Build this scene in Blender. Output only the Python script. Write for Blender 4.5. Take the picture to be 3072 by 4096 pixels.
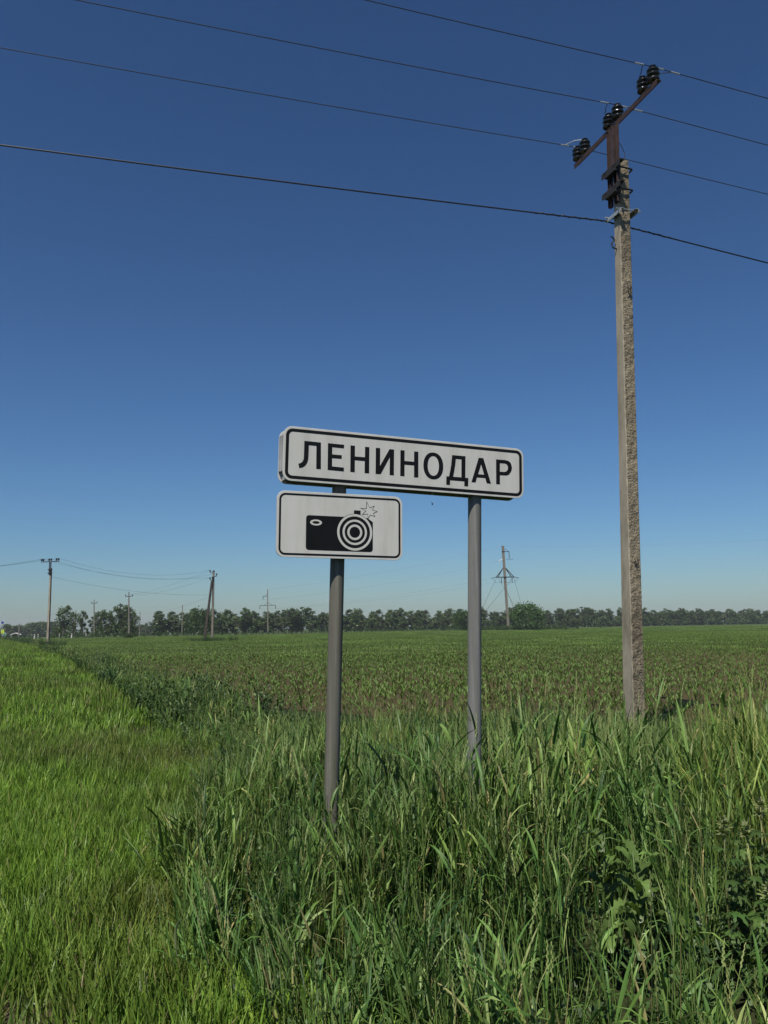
import bpy, math, random
import numpy as np
from mathutils import Vector, Matrix

R = math.radians
sc = bpy.context.scene
for o in list(bpy.data.objects):
    bpy.data.objects.remove(o)
COL = sc.collection

# ------------------------------------------------------------------ camera
F, CX, CY, YH, ROLL = 3426.0, 1536.0, 2048.0, 2504.0, 0.0125      # in pixels of the 3072 x 4096 photograph
EYE = Vector((0, 0, 1.6))
_p, _a = math.atan((YH - CY) / F), math.atan(ROLL)
FW = Vector((0, math.cos(_p), math.sin(_p)))
_r = Vector((1, 0, 0)); _u = _r.cross(FW)
RT = _r * math.cos(_a) - _u * math.sin(_a)
UP = _u * math.cos(_a) + _r * math.sin(_a)
cam = bpy.data.cameras.new('camera')
cam.sensor_fit = 'HORIZONTAL'; cam.sensor_width = 36.0; cam.lens = F / 3072 * 36.0
cam.clip_start = 0.05; cam.clip_end = 6000
camo = bpy.data.objects.new('camera', cam); COL.objects.link(camo)
camo.matrix_world = Matrix(((RT.x, UP.x, -FW.x, EYE.x), (RT.y, UP.y, -FW.y, EYE.y), (RT.z, UP.z, -FW.z, EYE.z), (0, 0, 0, 1)))
sc.camera = camo

# ------------------------------------------------------------------ sky, sun, exposure
SUN_EL, SUN_AZ = 58.0, 205.0            # azimuth clockwise from +Y (the viewing direction)
world = bpy.data.worlds.new('World'); sc.world = world; world.use_nodes = True
wn = world.node_tree.nodes; wl = world.node_tree.links
sky = wn.new('ShaderNodeTexSky'); sky.sky_type = 'NISHITA'; sky.sun_disc = False
sky.sun_elevation = R(SUN_EL); sky.sun_rotation = R(SUN_AZ)
sky.altitude = 0.0; sky.air_density = 1.0; sky.dust_density = 0.6; sky.ozone_density = 10.0
bg = wn['Background']; bg.inputs['Strength'].default_value = 0.058
gam = wn.new('ShaderNodeGamma'); gam.inputs['Gamma'].default_value = 1.27      # the camera's contrast
wl.new(sky.outputs['Color'], gam.inputs['Color']); wb = wn.new('ShaderNodeMix'); wb.data_type = 'RGBA'; wb.blend_type = 'MULTIPLY'; wb.inputs['Factor'].default_value = 1.0; wb.inputs['B'].default_value = (0.95, 0.96, 0.89, 1)     # its white balance
wl.new(gam.outputs['Color'], wb.inputs['A']); wl.new(wb.outputs['Result'], bg.inputs['Color'])
sun = bpy.data.lights.new('sun', 'SUN'); sun.energy = 5.0; sun.angle = R(0.53); sun.color = (1.0, 0.94, 0.82)
suno = bpy.data.objects.new('sun', sun); COL.objects.link(suno)
SUNDIR = Vector((math.sin(R(SUN_AZ)) * math.cos(R(SUN_EL)), math.cos(R(SUN_AZ)) * math.cos(R(SUN_EL)), math.sin(R(SUN_EL))))
suno.rotation_euler = SUNDIR.to_track_quat('Z', 'Y').to_euler()
suno.location = SUNDIR * 60
vs = sc.view_settings
sc.display_settings.display_device = 'sRGB'
vs.view_transform = 'Standard'; vs.look = 'None'; vs.exposure = 0.0; vs.gamma = 1.0; vs.use_curve_mapping = False
sc.render.engine = 'CYCLES'
cy = sc.cycles
cy.use_denoising = True; cy.max_bounces = 5; cy.diffuse_bounces = 1; cy.glossy_bounces = 2; cy.transmission_bounces = 4
cy.transparent_max_bounces = 4; cy.use_adaptive_sampling = True; cy.adaptive_threshold = 0.015
cy.caustics_reflective = False; cy.caustics_refractive = False

# ------------------------------------------------------------------ pixels to directions
def ray(x, y): return RT * ((x - CX) / F) + UP * ((CY - y) / F) + FW
def at_y(x, y, Y):
    d = ray(x, y); return EYE + d * (Y / d.y)
def on_ground(x, y):
    d = ray(x, y); return EYE + d * (-EYE.z / d.z)

# ------------------------------------------------------------------ terrain
def smooth(t):
    t = np.clip(t, 0, 1); return t * t * (3 - 2 * t)
def gz(x, y):
    x = np.asarray(x, float); y = np.asarray(y, float)
    z = -2.3 * smooth((y - 170) / 160) * smooth((-x - 45) / 70)
    z = z + 0.05 * np.sin(x * 0.9 + 1.0) * np.sin(y * 0.7 + 0.4) * smooth((40 - y) / 30) * smooth((y - 1.5) / 3)
    return z

# ------------------------------------------------------------------ materials
def node_mat(name):
    m = bpy.data.materials.new(name); m.use_nodes = True
    nt = m.node_tree; b = nt.nodes['Principled BSDF']
    return m, nt, b
def ramp(nt, fac, stops):
    n = nt.nodes.new('ShaderNodeValToRGB'); e = n.color_ramp.elements
    while len(e) < len(stops): e.new(0.5)
    for k, (p, c) in enumerate(stops):
        e[k].position = p; e[k].color = (*c, 1)
    nt.links.new(fac, n.inputs['Fac']); return n.outputs['Color']
def noise(nt, scale, detail=4, rough=0.55, coord='Object', stretch=None):
    tc = nt.nodes.new('ShaderNodeTexCoord'); out = tc.outputs[coord]
    if coord == 'World':
        out = nt.nodes.new('ShaderNodeNewGeometry').outputs['Position']
    if stretch:
        mp = nt.nodes.new('ShaderNodeMapping'); mp.inputs['Scale'].default_value = stretch
        nt.links.new(out, mp.inputs['Vector']); out = mp.outputs['Vector']
    n = nt.nodes.new('ShaderNodeTexNoise'); n.inputs['Scale'].default_value = scale
    n.inputs['Detail'].default_value = detail; n.inputs['Roughness'].default_value = rough
    nt.links.new(out, n.inputs['Vector']); return n.outputs['Fac']
def wpos(nt): return nt.nodes.new('ShaderNodeNewGeometry').outputs['Position']
def wnoise(nt, scale, detail=4, rough=0.55, stretch=None):
    out = wpos(nt)
    if stretch:
        mp = nt.nodes.new('ShaderNodeMapping'); mp.inputs['Scale'].default_value = stretch
        nt.links.new(out, mp.inputs['Vector']); out = mp.outputs['Vector']
    n = nt.nodes.new('ShaderNodeTexNoise'); n.inputs['Scale'].default_value = scale
    n.inputs['Detail'].default_value = detail; n.inputs['Roughness'].default_value = rough
    nt.links.new(out, n.inputs['Vector']); return n.outputs['Fac']
def mixc(nt, fac, a, b, mode='MIX'):
    n = nt.nodes.new('ShaderNodeMix'); n.data_type = 'RGBA'; n.blend_type = mode
    for s, v in ((n.inputs['Factor'], fac), (n.inputs['A'], a), (n.inputs['B'], b)):
        if isinstance(v, bpy.types.NodeSocket): nt.links.new(v, s)
        elif isinstance(v, tuple): s.default_value = (*v, 1)
        else: s.default_value = v
    return n.outputs['Result']
def bump(nt, b, h, strength, dist):
    n = nt.nodes.new('ShaderNodeBump'); n.inputs['Strength'].default_value = strength; n.inputs['Distance'].default_value = dist
    nt.links.new(h, n.inputs['Height']); nt.links.new(n.outputs['Normal'], b.inputs['Normal'])
def simple(name, col, rough=0.6, metal=0.0, var=0.25, scale=6.0, bmp=0.0, stretch=None, spec=0.5):
    m, nt, b = node_mat(name)
    f = noise(nt, scale, 5, 0.6, 'Object', stretch)
    lo = tuple(c * (1 - var) for c in col); hi = tuple(min(1, c * (1 + var)) for c in col)
    nt.links.new(ramp(nt, f, [(0.3, lo), (0.7, hi)]), b.inputs['Base Color'])
    b.inputs['Roughness'].default_value = rough; b.inputs['Metallic'].default_value = metal
    b.inputs['Specular IOR Level'].default_value = spec
    if bmp: bump(nt, b, f, bmp, 0.01)
    return m

M = {}
M['panel_white'] = simple('panel_white', (0.595, 0.58, 0.54), 0.55, 0, 0.10, 3.0, spec=0.3)
def mk_film():
    m, nt, b = node_mat('panel_film')
    dust = noise(nt, 9, 6, 0.65, 'Object', (1, 1, 0.12)); spots = noise(nt, 90, 4, 0.7)
    c = ramp(nt, dust, [(0.36, (0.53, 0.515, 0.47)), (0.52, (0.60, 0.585, 0.545)), (0.7, (0.625, 0.61, 0.575))])
    d = ramp(nt, spots, [(0.27, (0.72, 0.70, 0.66)), (0.34, (1, 1, 1))])
    nt.links.new(mixc(nt, 1.0, c, d, 'MULTIPLY'), b.inputs['Base Color'])
    b.inputs['Roughness'].default_value = 0.5; b.inputs['Specular IOR Level'].default_value = 0.3
    bump(nt, b, noise(nt, 2.2, 3, 0.5), 0.25, 0.02)
    return m
M['panel_white'] = mk_film()
M['print_black'] = simple('print_black', (0.007, 0.008, 0.009), 0.6, 0, 0.2, 8, spec=0.15)
M['alu_edge'] = simple('alu_edge', (0.42, 0.42, 0.41), 0.5, 0.35, 0.25, 9)
M['rust'] = simple('rust', (0.040, 0.020, 0.017), 0.72, 0.1, 0.45, 9, 0.3)
M['dark_steel'] = simple('dark_steel', (0.014, 0.013, 0.013), 0.7, 0.0, 0.4, 14, 0.2)
M['galv'] = simple('galv', (0.40, 0.43, 0.42), 0.5, 0.5, 0.25, 18)
M['wire'] = simple('wire', (0.05, 0.055, 0.06), 0.5, 0.4, 0.2, 3)
M['clamp_alu'] = simple('clamp_alu', (0.55, 0.56, 0.55), 0.45, 0.5, 0.15, 20)
M['cable_black'] = simple('cable_black', (0.015, 0.015, 0.017), 0.5, 0, 0.2, 3)
M['porcelain'] = simple('porcelain', (0.010, 0.009, 0.008), 0.07, 0, 0.3, 10)
M['white_paint'] = simple('white_paint', (0.70, 0.69, 0.66), 0.6, 0, 0.1, 4)
M['blue_paint'] = simple('blue_paint', (0.02, 0.06, 0.30), 0.5, 0, 0.1, 4)
M['yellow_paint'] = simple('yellow_paint', (0.62, 0.72, 0.02), 0.5, 0, 0.1, 4)
M['green_paint'] = simple('green_paint', (0.03, 0.22, 0.16), 0.5, 0, 0.1, 4)
M['asphalt'] = simple('asphalt', (0.055, 0.055, 0.055), 0.9, 0, 0.25, 2.0)
M['shelter_grey'] = simple('shelter_grey', (0.22, 0.21, 0.21), 0.8, 0, 0.2, 2.0)
M['shelter_dark'] = simple('shelter_dark', (0.05, 0.05, 0.05), 0.8, 0, 0.2, 2.0)
M['stone'] = simple('stone', (0.70, 0.68, 0.63), 0.8, 0, 0.15, 30, 0.3)
M['spider'] = simple('spider', (0.02, 0.015, 0.012), 0.6)
M['concrete_grey'] = simple('concrete_grey', (0.185, 0.168, 0.140), 0.9, 0, 0.2, 3, spec=0.2)
M['strut_dark'] = simple('strut_dark', (0.055, 0.048, 0.042), 0.9, 0, 0.3, 3, spec=0.2)  # strut of the propped pole: coloured much darker than its shaft
M['bark'] = simple('bark', (0.085, 0.07, 0.055), 0.9, 0, 0.4, 3)

def mk_post(name, col, warm):
    m, nt, b = node_mat(name)
    st = noise(nt, 30, 6, 0.65, 'Object', (1, 1, 0.03))
    bl = noise(nt, 7, 6, 0.65, 'Object', (1, 1, 0.5))
    sp = noise(nt, 160, 3, 0.6, 'Object', (1, 1, 0.5))
    c = ramp(nt, st, [(0.36, tuple(v * 0.66 for v in col)), (0.5, col), (0.57, tuple(v * 1.2 for v in col)), (0.64, tuple(min(.8, v * 1.75) for v in col))])
    c = mixc(nt, bl, c, warm)
    mr = nt.nodes.new('ShaderNodeMapRange'); mr.inputs['From Min'].default_value = 0.62; mr.inputs['From Max'].default_value = 0.72
    nt.links.new(sp, mr.inputs['Value'])
    c = mixc(nt, mr.outputs['Result'], c, tuple(v * 0.6 for v in col))
    nt.links.new(c, b.inputs['Base Color'])
    b.inputs['Roughness'].default_value = 0.68; b.inputs['Metallic'].default_value = 0.0; b.inputs['Specular IOR Level'].default_value = 0.3
    bump(nt, b, bl, 0.12, 0.004)
    return m
M['post_warm'] = mk_post('post_warm', (0.148, 0.146, 0.126), (0.118, 0.106, 0.080))
M['post_cool'] = mk_post('post_cool', (0.200, 0.206, 0.204), (0.155, 0.148, 0.130))

def mk_concrete(name, smoothness):
    m, nt, b = node_mat(name)
    big = noise(nt, 2.6, 7, 0.7, 'Object', (1, 1, 0.35))
    fine = noise(nt, 45, 6, 0.7)
    agg = nt.nodes.new('ShaderNodeTexVoronoi'); agg.inputs['Scale'].default_value = 32
    tc = nt.nodes.new('ShaderNodeTexCoord'); nt.links.new(tc.outputs['Object'], agg.inputs['Vector'])
    base = ramp(nt, big, [(0.36, (0.20, 0.173, 0.130)), (0.5, (0.305, 0.268, 0.205)), (0.64, (0.39, 0.345, 0.268))])
    if smoothness:
        pits = ramp(nt, fine, [(0.33, (0.45, 0.42, 0.38)), (0.42, (1, 1, 1))])
        c = mixc(nt, 1.0, base, pits, 'MULTIPLY')
        nt.links.new(c, b.inputs['Base Color']); bump(nt, b, fine, 0.15, 0.006)
    else:
        sp = ramp(nt, fine, [(0.34, (0.34, 0.31, 0.27)), (0.5, (0.74, 0.71, 0.66)), (0.66, (1.10, 1.06, 1.0))])
        c = mixc(nt, 1.0, base, sp, 'MULTIPLY')
        nt.links.new(c, b.inputs['Base Color'])
        ad = nt.nodes.new('ShaderNodeMath'); ad.operation = 'ADD'
        nt.links.new(fine, ad.inputs[0]); nt.links.new(agg.outputs['Distance'], ad.inputs[1])
        bump(nt, b, ad.outputs[0], 0.55, 0.02)
    b.inputs['Roughness'].default_value = 0.9; b.inputs['Specular IOR Level'].default_value = 0.25
    return m
M['concrete'] = mk_concrete('concrete', True)
M['concrete_rough'] = mk_concrete('concrete_rough', False)

def mk_leaf(name, stops, patch, transl=0.12, rough=0.48, spec=0.32, pscale=0.6, instvar=0.35):
    """foliage: the leaf's own 'tint' picks its colour; soil and moisture vary it over the ground"""
    m, nt, b = node_mat(name)
    at = nt.nodes.new('ShaderNodeAttribute'); at.attribute_name = 'tint'
    oi = nt.nodes.new('ShaderNodeObjectInfo')
    c = ramp(nt, at.outputs['Fac'], stops)
    pn = wnoise(nt, pscale, 3, 0.6)
    pc = ramp(nt, pn, patch)
    c = mixc(nt, 1.0, c, pc, 'MULTIPLY')
    v = ramp(nt, oi.outputs['Random'], [(0.0, (1 - instvar,) * 3), (1.0, (1 + instvar,) * 3)])
    c = mixc(nt, 1.0, c, v, 'MULTIPLY')
    nt.links.new(c, b.inputs['Base Color'])
    b.inputs['Roughness'].default_value = rough; b.inputs['Specular IOR Level'].default_value = spec
    tr = nt.nodes.new('ShaderNodeBsdfTranslucent')
    tcx = mixc(nt, 1.0, c, (1.15, 1.25, 0.5), 'MULTIPLY'); nt.links.new(tcx, tr.inputs['Color'])
    mx = nt.nodes.new('ShaderNodeMixShader'); mx.inputs[0].default_value = transl
    nt.links.new(b.outputs[0], mx.inputs[1]); nt.links.new(tr.outputs[0], mx.inputs[2])
    nt.links.new(mx.outputs[0], nt.nodes['Material Output'].inputs['Surface'])
    return m
NEUTRAL = [(0.3, (0.85, 0.88, 0.85)), (0.7, (1.12, 1.1, 1.05))]
M['tall_grass'] = mk_leaf('tall_grass', [(0.0, (0.016, 0.046, 0.014)), (0.35, (0.072, 0.150, 0.030)), (0.7, (0.175, 0.265, 0.062)), (0.90, (0.32, 0.36, 0.14)), (1.0, (0.31, 0.26, 0.11))],
                          [(0.32, (0.70, 0.86, 0.95)), (0.5, (0.95, 0.97, 0.95)), (0.68, (1.25, 1.15, 0.9))])
M['verge_grass'] = mk_leaf('verge_grass', [(0.0, (0.050, 0.112, 0.016)), (0.5, (0.124, 0.225, 0.030)), (0.85, (0.21, 0.31, 0.050)), (0.95, (0.22, 0.20, 0.085)), (1.0, (0.29, 0.23, 0.12))],
                           [(0.34, (0.88, 0.66, 0.85)), (0.5, (0.97, 0.95, 0.9)), (0.66, (1.22, 1.26, 0.9))], pscale=0.45)
M['weed_dark'] = mk_leaf('weed_dark', [(0.0, (0.020, 0.046, 0.015)), (0.6, (0.064, 0.118, 0.032)), (1.0, (0.14, 0.175, 0.06))], NEUTRAL)
M['corn_leaf'] = mk_leaf('corn_leaf', [(0.0, (0.060, 0.125, 0.022)), (0.6, (0.112, 0.190, 0.036)), (1.0, (0.185, 0.25, 0.066))],
                         [(0.3, (0.88, 0.92, 0.92)), (0.7, (1.12, 1.08, 0.95))], pscale=0.08, instvar=0.2)
M['thistle_leaf'] = mk_leaf('thistle_leaf', [(0.0, (0.075, 0.135, 0.034)), (1.0, (0.140, 0.21, 0.062))], NEUTRAL, 0.2, 0.38)
M['mugwort_leaf'] = mk_leaf('mugwort_leaf', [(0.0, (0.040, 0.095, 0.022)), (0.6, (0.075, 0.135, 0.034)), (1.0, (0.26, 0.28, 0.12))], NEUTRAL, 0.2, 0.55)
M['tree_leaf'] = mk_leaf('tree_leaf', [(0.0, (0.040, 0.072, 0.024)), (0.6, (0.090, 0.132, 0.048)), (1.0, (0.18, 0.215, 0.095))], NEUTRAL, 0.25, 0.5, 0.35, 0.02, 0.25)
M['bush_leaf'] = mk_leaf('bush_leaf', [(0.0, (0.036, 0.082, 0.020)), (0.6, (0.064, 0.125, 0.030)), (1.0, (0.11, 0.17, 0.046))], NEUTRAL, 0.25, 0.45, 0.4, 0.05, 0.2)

def mk_ground(name, stops, scale, bscale, bd):
    m, nt, b = node_mat(name)
    f1 = wnoise(nt, scale, 6, 0.65); f2 = wnoise(nt, 0.03, 4, 0.6)
    c = ramp(nt, f1, stops)
    v = ramp(nt, f2, [(0.3, (0.82, 0.85, 0.85)), (0.7, (1.15, 1.12, 1.1))])
    nt.links.new(mixc(nt, 1.0, c, v, 'MULTIPLY'), b.inputs['Base Color'])
    b.inputs['Roughness'].default_value = 0.95; b.inputs['Specular IOR Level'].default_value = 0.15
    bump(nt, b, wnoise(nt, bscale, 6, 0.65), 0.7, bd)
    return m
M['turf'] = mk_ground('turf', [(0.3, (0.022, 0.030, 0.011)), (0.55, (0.042, 0.048, 0.018)), (0.75, (0.070, 0.058, 0.032))], 9.0, 30, 0.03)
M['soil'] = mk_ground('soil', [(0.3, (0.052, 0.041, 0.019)), (0.5, (0.080, 0.063, 0.029)), (0.75, (0.115, 0.091, 0.046))], 5.0, 22, 0.05)
M['dirt'] = mk_ground('dirt', [(0.3, (0.06, 0.042, 0.028)), (0.6, (0.12, 0.09, 0.06)), (0.8, (0.18, 0.14, 0.10))], 14.0, 40, 0.02)
M['meadow'] = mk_ground('meadow', [(0.3, (0.050, 0.080, 0.030)), (0.7, (0.085, 0.115, 0.045))], 1.2, 3, 0.2)

# ------------------------------------------------------------------ object helpers
def tag(o, label=None, cat=None, group=None, kind=None):
    if label: o['label'] = label
    if cat: o['category'] = cat
    if group: o['group'] = group
    if kind: o['kind'] = kind
    return o
def empty(name, loc=(0, 0, 0), rot=(0, 0, 0), label=None, cat=None, group=None):
    o = bpy.data.objects.new(name, None); COL.objects.link(o)
    o.empty_display_size = 0.2; o.location = loc; o.rotation_euler = rot
    return tag(o, label, cat, group)
class MB:
    def __init__(s): s.v = []; s.f = []; s.t = []; s.mi = []
    def add(s, vs_, fs_, tint=0.5, mi=0):
        n = len(s.v); s.v += [tuple(v) for v in vs_]; s.f += [tuple(i + n for i in f) for f in fs_]
        s.t += [tint] * len(vs_); s.mi += [mi] * len(fs_); return s
    def box(s, c, d, rz=0.0, rx=0.0, mi=0):
        c = Vector(c); m = Matrix.Rotation(rz, 3, 'Z') @ Matrix.Rotation(rx, 3, 'X')
        vs_ = [c + m @ Vector((sx * d[0] / 2, sy * d[1] / 2, sz * d[2] / 2)) for sx in (-1, 1) for sy in (-1, 1) for sz in (-1, 1)]
        return s.add(vs_, [(0, 1, 3, 2), (4, 6, 7, 5), (0, 4, 5, 1), (2, 3, 7, 6), (0, 2, 6, 4), (1, 5, 7, 3)], mi=mi)
    def beam(s, a, b, w, h, up=(0, 0, 1), w2=None, h2=None, mi=0):
        a, b = Vector(a), Vector(b); d = (b - a).normalized(); x = d.cross(Vector(up))
        if x.length < 1e-4: x = Vector((1, 0, 0))
        x.normalize(); y = x.cross(d); w2 = w2 or w; h2 = h2 or h
        vs_ = [a + x * sx * w / 2 + y * sy * h / 2 for sx, sy in ((-1, -1), (1, -1), (1, 1), (-1, 1))] + [b + x * sx * w2 / 2 + y * sy * h2 / 2 for sx, sy in ((-1, -1), (1, -1), (1, 1), (-1, 1))]
        return s.add(vs_, [(3, 2, 1, 0), (4, 5, 6, 7), (0, 1, 5, 4), (1, 2, 6, 5), (2, 3, 7, 6), (3, 0, 4, 7)], mi=mi)
    def tube(s, pts, rad, n=8, tint=0.5, cap=True, mi=0):
        pts = [Vector(p) for p in pts]; rad = rad if isinstance(rad, (list, tuple)) else [rad] * len(pts)
        vs_, fs_ = [], []; x = None
        for i, p in enumerate(pts):
            d = (pts[min(i + 1, len(pts) - 1)] - pts[max(i - 1, 0)]).normalized()
            if x is None:
                x = d.cross(Vector((0, 0, 1)))
                if x.length < 1e-3: x = d.cross(Vector((0, 1, 0)))
            x = (x - d * x.dot(d)).normalized(); y = d.cross(x)
            vs_ += [p + (x * math.cos(2 * math.pi * k / n) + y * math.sin(2 * math.pi * k / n)) * rad[i] for k in range(n)]
        for i in range(len(pts) - 1):
            for k in range(n):
                a, b = i * n + k, i * n + (k + 1) % n
                fs_.append((a, b, b + n, a + n))
        if cap: fs_ += [tuple(reversed(range(n))), tuple(range((len(pts) - 1) * n, len(pts) * n))]
        return s.add(vs_, fs_, tint, mi)
    def lathe(s, prof, c=(0, 0, 0), n=20):
        c = Vector(c); vs_ = [c + Vector((r * math.cos(2 * math.pi * k / n), r * math.sin(2 * math.pi * k / n), z)) for r, z in prof for k in range(n)]
        fs_ = [(i * n + k, i * n + (k + 1) % n, (i + 1) * n + (k + 1) % n, (i + 1) * n + k) for i in range(len(prof) - 1) for k in range(n)]
        fs_ += [tuple(reversed(range(n))), tuple(range((len(prof) - 1) * n, len(prof) * n))]
        return s.add(vs_, fs_)
    def mesh(s, name, mats, smooth_=False):
        me = bpy.data.meshes.new(name); me.from_pydata(s.v, [], s.f)
        for m in (mats if isinstance(mats, (list, tuple)) else [mats]): me.materials.append(m)
        if any(s.mi): me.polygons.foreach_set('material_index', s.mi)
        at = me.attributes.new('tint', 'FLOAT', 'POINT'); at.data.foreach_set('value', s.t)
        if smooth_: me.polygons.foreach_set('use_smooth', [True] * len(s.f))
        me.update(); return me
    def build(s, name, mats, parent=None, smooth_=False):
        o = bpy.data.objects.new(name, s.mesh(name, mats, smooth_)); COL.objects.link(o)
        if parent is not None: o.parent = parent
        return o
def bevel(o, w=0.003, seg=2):
    b = o.modifiers.new('bevel', 'BEVEL'); b.width = w; b.segments = seg; b.limit_method = 'ANGLE'; b.angle_limit = R(40); return o
def copy_tree(o, parent=None):
    c = o.copy(); COL.objects.link(c)
    if parent is not None: c.parent = parent
    for ch in list(o.children): copy_tree(ch, c)
    return c

# ------------------------------------------------------------------ the land
def grid_sheet(name, xs, ys, mat, inside=None, lift=0.0):
    X, Y = np.meshgrid(xs, ys); Z = gz(X, Y) + lift
    v = np.stack([X.ravel(), Y.ravel(), Z.ravel()], -1); nx = len(xs); f = []
    for j in range(len(ys) - 1):
        for i in range(nx - 1):
            f.append((j * nx + i, j * nx + i + 1, (j + 1) * nx + i + 1, (j + 1) * nx + i))
    me = bpy.data.meshes.new(name); me.from_pydata(v.tolist(), [], f); me.materials.append(mat)
    me.polygons.foreach_set('use_smooth', [True] * len(f))
    o = bpy.data.objects.new(name, me); COL.objects.link(o); return tag(o, kind='structure')
def spaced(a, b, step0, grow):
    out = [a]; s = step0
    while out[-1] < b: out.append(out[-1] + s); s *= grow
    return out
ypos = [-60, -25, -8] + spaced(-2, 1600, 0.5, 1.06)
xhalf = spaced(0, 1300, 0.5, 1.08); xs = [-x for x in reversed(xhalf[1:])] + xhalf
g = grid_sheet('ground', xs, ypos, M['turf'])

EDGE = [(60, 3.0), (20, 7.5), (8, 10.6), (3.9, 12.5), (-3.2, 18.0), (-5.2, 21.5), (-16, 44), (-33, 81), (-62, 150)]   # where the sown field begins
EX = np.array([e[0] for e in EDGE][::-1], float); EY = np.array([e[1] for e in EDGE][::-1], float)
def edge_y(x): return np.interp(x, EX, EY)
ROAD = [(-170, 72), (-110, 121), (-65, 158), (-29, 187), (-6, 230), (60, 300), (140, 372), (260, 480)]          # line of the cross road beyond the field
RX = np.array([p[0] for p in ROAD], float); RY = np.array([p[1] for p in ROAD], float)
def road_y(x): return np.interp(x, RX, RY)
# the sown field: a soil sheet between its near edge and the road
fx = np.concatenate([np.arange(-64, -6, 1.5), np.arange(-6, 10, 0.4), np.arange(10, 62, 2), np.arange(62, 262, 10)])
rows = np.concatenate([np.linspace(0, 0.06, 30), np.linspace(0.07, 1, 40)])
v, f = [], []
for j, t in enumerate(rows):
    for i, x in enumerate(fx):
        y0, y1 = float(edge_y(x)), float(road_y(x)) - 1.5
        y = y0 + (y1 - y0) * t; v.append((x, y, float(gz(x, y)) + 0.012))
n = len(fx)
for j in range(len(rows) - 1):
    for i in range(n - 1): f.append((j * n + i, j * n + i + 1, (j + 1) * n + i + 1, (j + 1) * n + i))
me = bpy.data.meshes.new('field'); me.from_pydata(v, [], f); me.materials.append(M['soil'])
me.polygons.foreach_set('use_smooth', [True] * len(f))
o = bpy.data.objects.new('field', me); COL.objects.link(o); tag(o, kind='structure')

def strip(name, pts, w, mat, lift, off=0.0):
    v, f = [], []
    for i, p in enumerate(pts):
        a = Vector(pts[max(i - 1, 0)]); b = Vector(pts[min(i + 1, len(pts) - 1)]); d = (b - a).normalized(); nn = Vector((-d.y, d.x))
        for s in (-1, 1):
            q = Vector(p) + nn * (off + s * w / 2); v.append((q.x, q.y, float(gz(q.x, q.y)) + lift))
    for i in range(len(pts) - 1): f.append((2 * i, 2 * i + 1, 2 * i + 3, 2 * i + 2))
    me = bpy.data.meshes.new(name); me.from_pydata(v, [], f); me.materials.append(mat)
    o = bpy.data.objects.new(name, me); COL.objects.link(o); return tag(o, kind='structure')
dense = [(x, float(road_y(x))) for x in np.arange(-168, 259, 3.0)]
strip('road', dense, 7.0, M['asphalt'], 0.05, 7.0)
v, f = [], []
mx_ = np.arange(-900, 262, 20.0); my_ = np.linspace(0, 1, 24) ** 2
for t in my_:
    for x in mx_:
        y0 = float(np.interp(x, RX, RY)) + 16 if x > -170 else 90 + (x + 170) * -0.1
        y = y0 + 700 * t; v.append((x, y, float(gz(x, y)) + 0.016))
n = len(mx_)
for j in range(len(my_) - 1):
    for i in range(n - 1): f.append((j * n + i, j * n + i + 1, (j + 1) * n + i + 1, (j + 1) * n + i))
me = bpy.data.meshes.new('meadow'); me.from_pydata(v, [], f); me.materials.append(M['meadow'])
o = bpy.data.objects.new('meadow', me); COL.objects.link(o); tag(o, kind='structure')
# bare scuffed soil by the road shoulder
v = [(-1.72, 3.60)]; rr = random.Random(3); f = []
for k in range(18):
    a = k / 18 * 2 * math.pi; q = 0.36 + 0.14 * rr.random(); v.append((-1.72 + math.cos(a) * q * 1.3, 3.60 + math.sin(a) * q))
v = [(x, y, float(gz(x, y)) + 0.006) for x, y in v]; f = [(0, k + 1, (k + 1) % 18 + 1) for k in range(18)]
me = bpy.data.meshes.new('bare_soil'); me.from_pydata(v, [], f); me.materials.append(M['dirt'])
o = bpy.data.objects.new('bare_soil', me); COL.objects.link(o); tag(o, kind='structure')

# the air over the plain
def haze_box(x0, x1, y0, y1, z0, z1, dens):
    v = [(x, y, z) for x in (x0, x1) for y in (y0, y1) for z in (z0, z1)]
    me = bpy.data.meshes.new('haze'); me.from_pydata(v, [], [(0, 1, 3, 2), (4, 6, 7, 5), (0, 4, 5, 1), (2, 3, 7, 6), (0, 2, 6, 4), (1, 5, 7, 3)])
    m = bpy.data.materials.new('haze'); m.use_nodes = True; nt = m.node_tree; nt.nodes.remove(nt.nodes['Principled BSDF'])
    pv = nt.nodes.new('ShaderNodeVolumePrincipled'); pv.inputs['Color'].default_value = (0.86, 0.92, 1.0, 1); pv.inputs['Density'].default_value = dens; pv.inputs['Anisotropy'].default_value = 0.0
    nt.links.new(pv.outputs[0], nt.nodes['Material Output'].inputs['Volume']); me.materials.append(m)
    o = bpy.data.objects.new('haze', me); COL.objects.link(o); return tag(o, kind='stuff')
haze_box(-1600, 1600, -150, 1950, -3.4, 26.0, 0.0002)
cy.volume_bounces = 0

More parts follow.
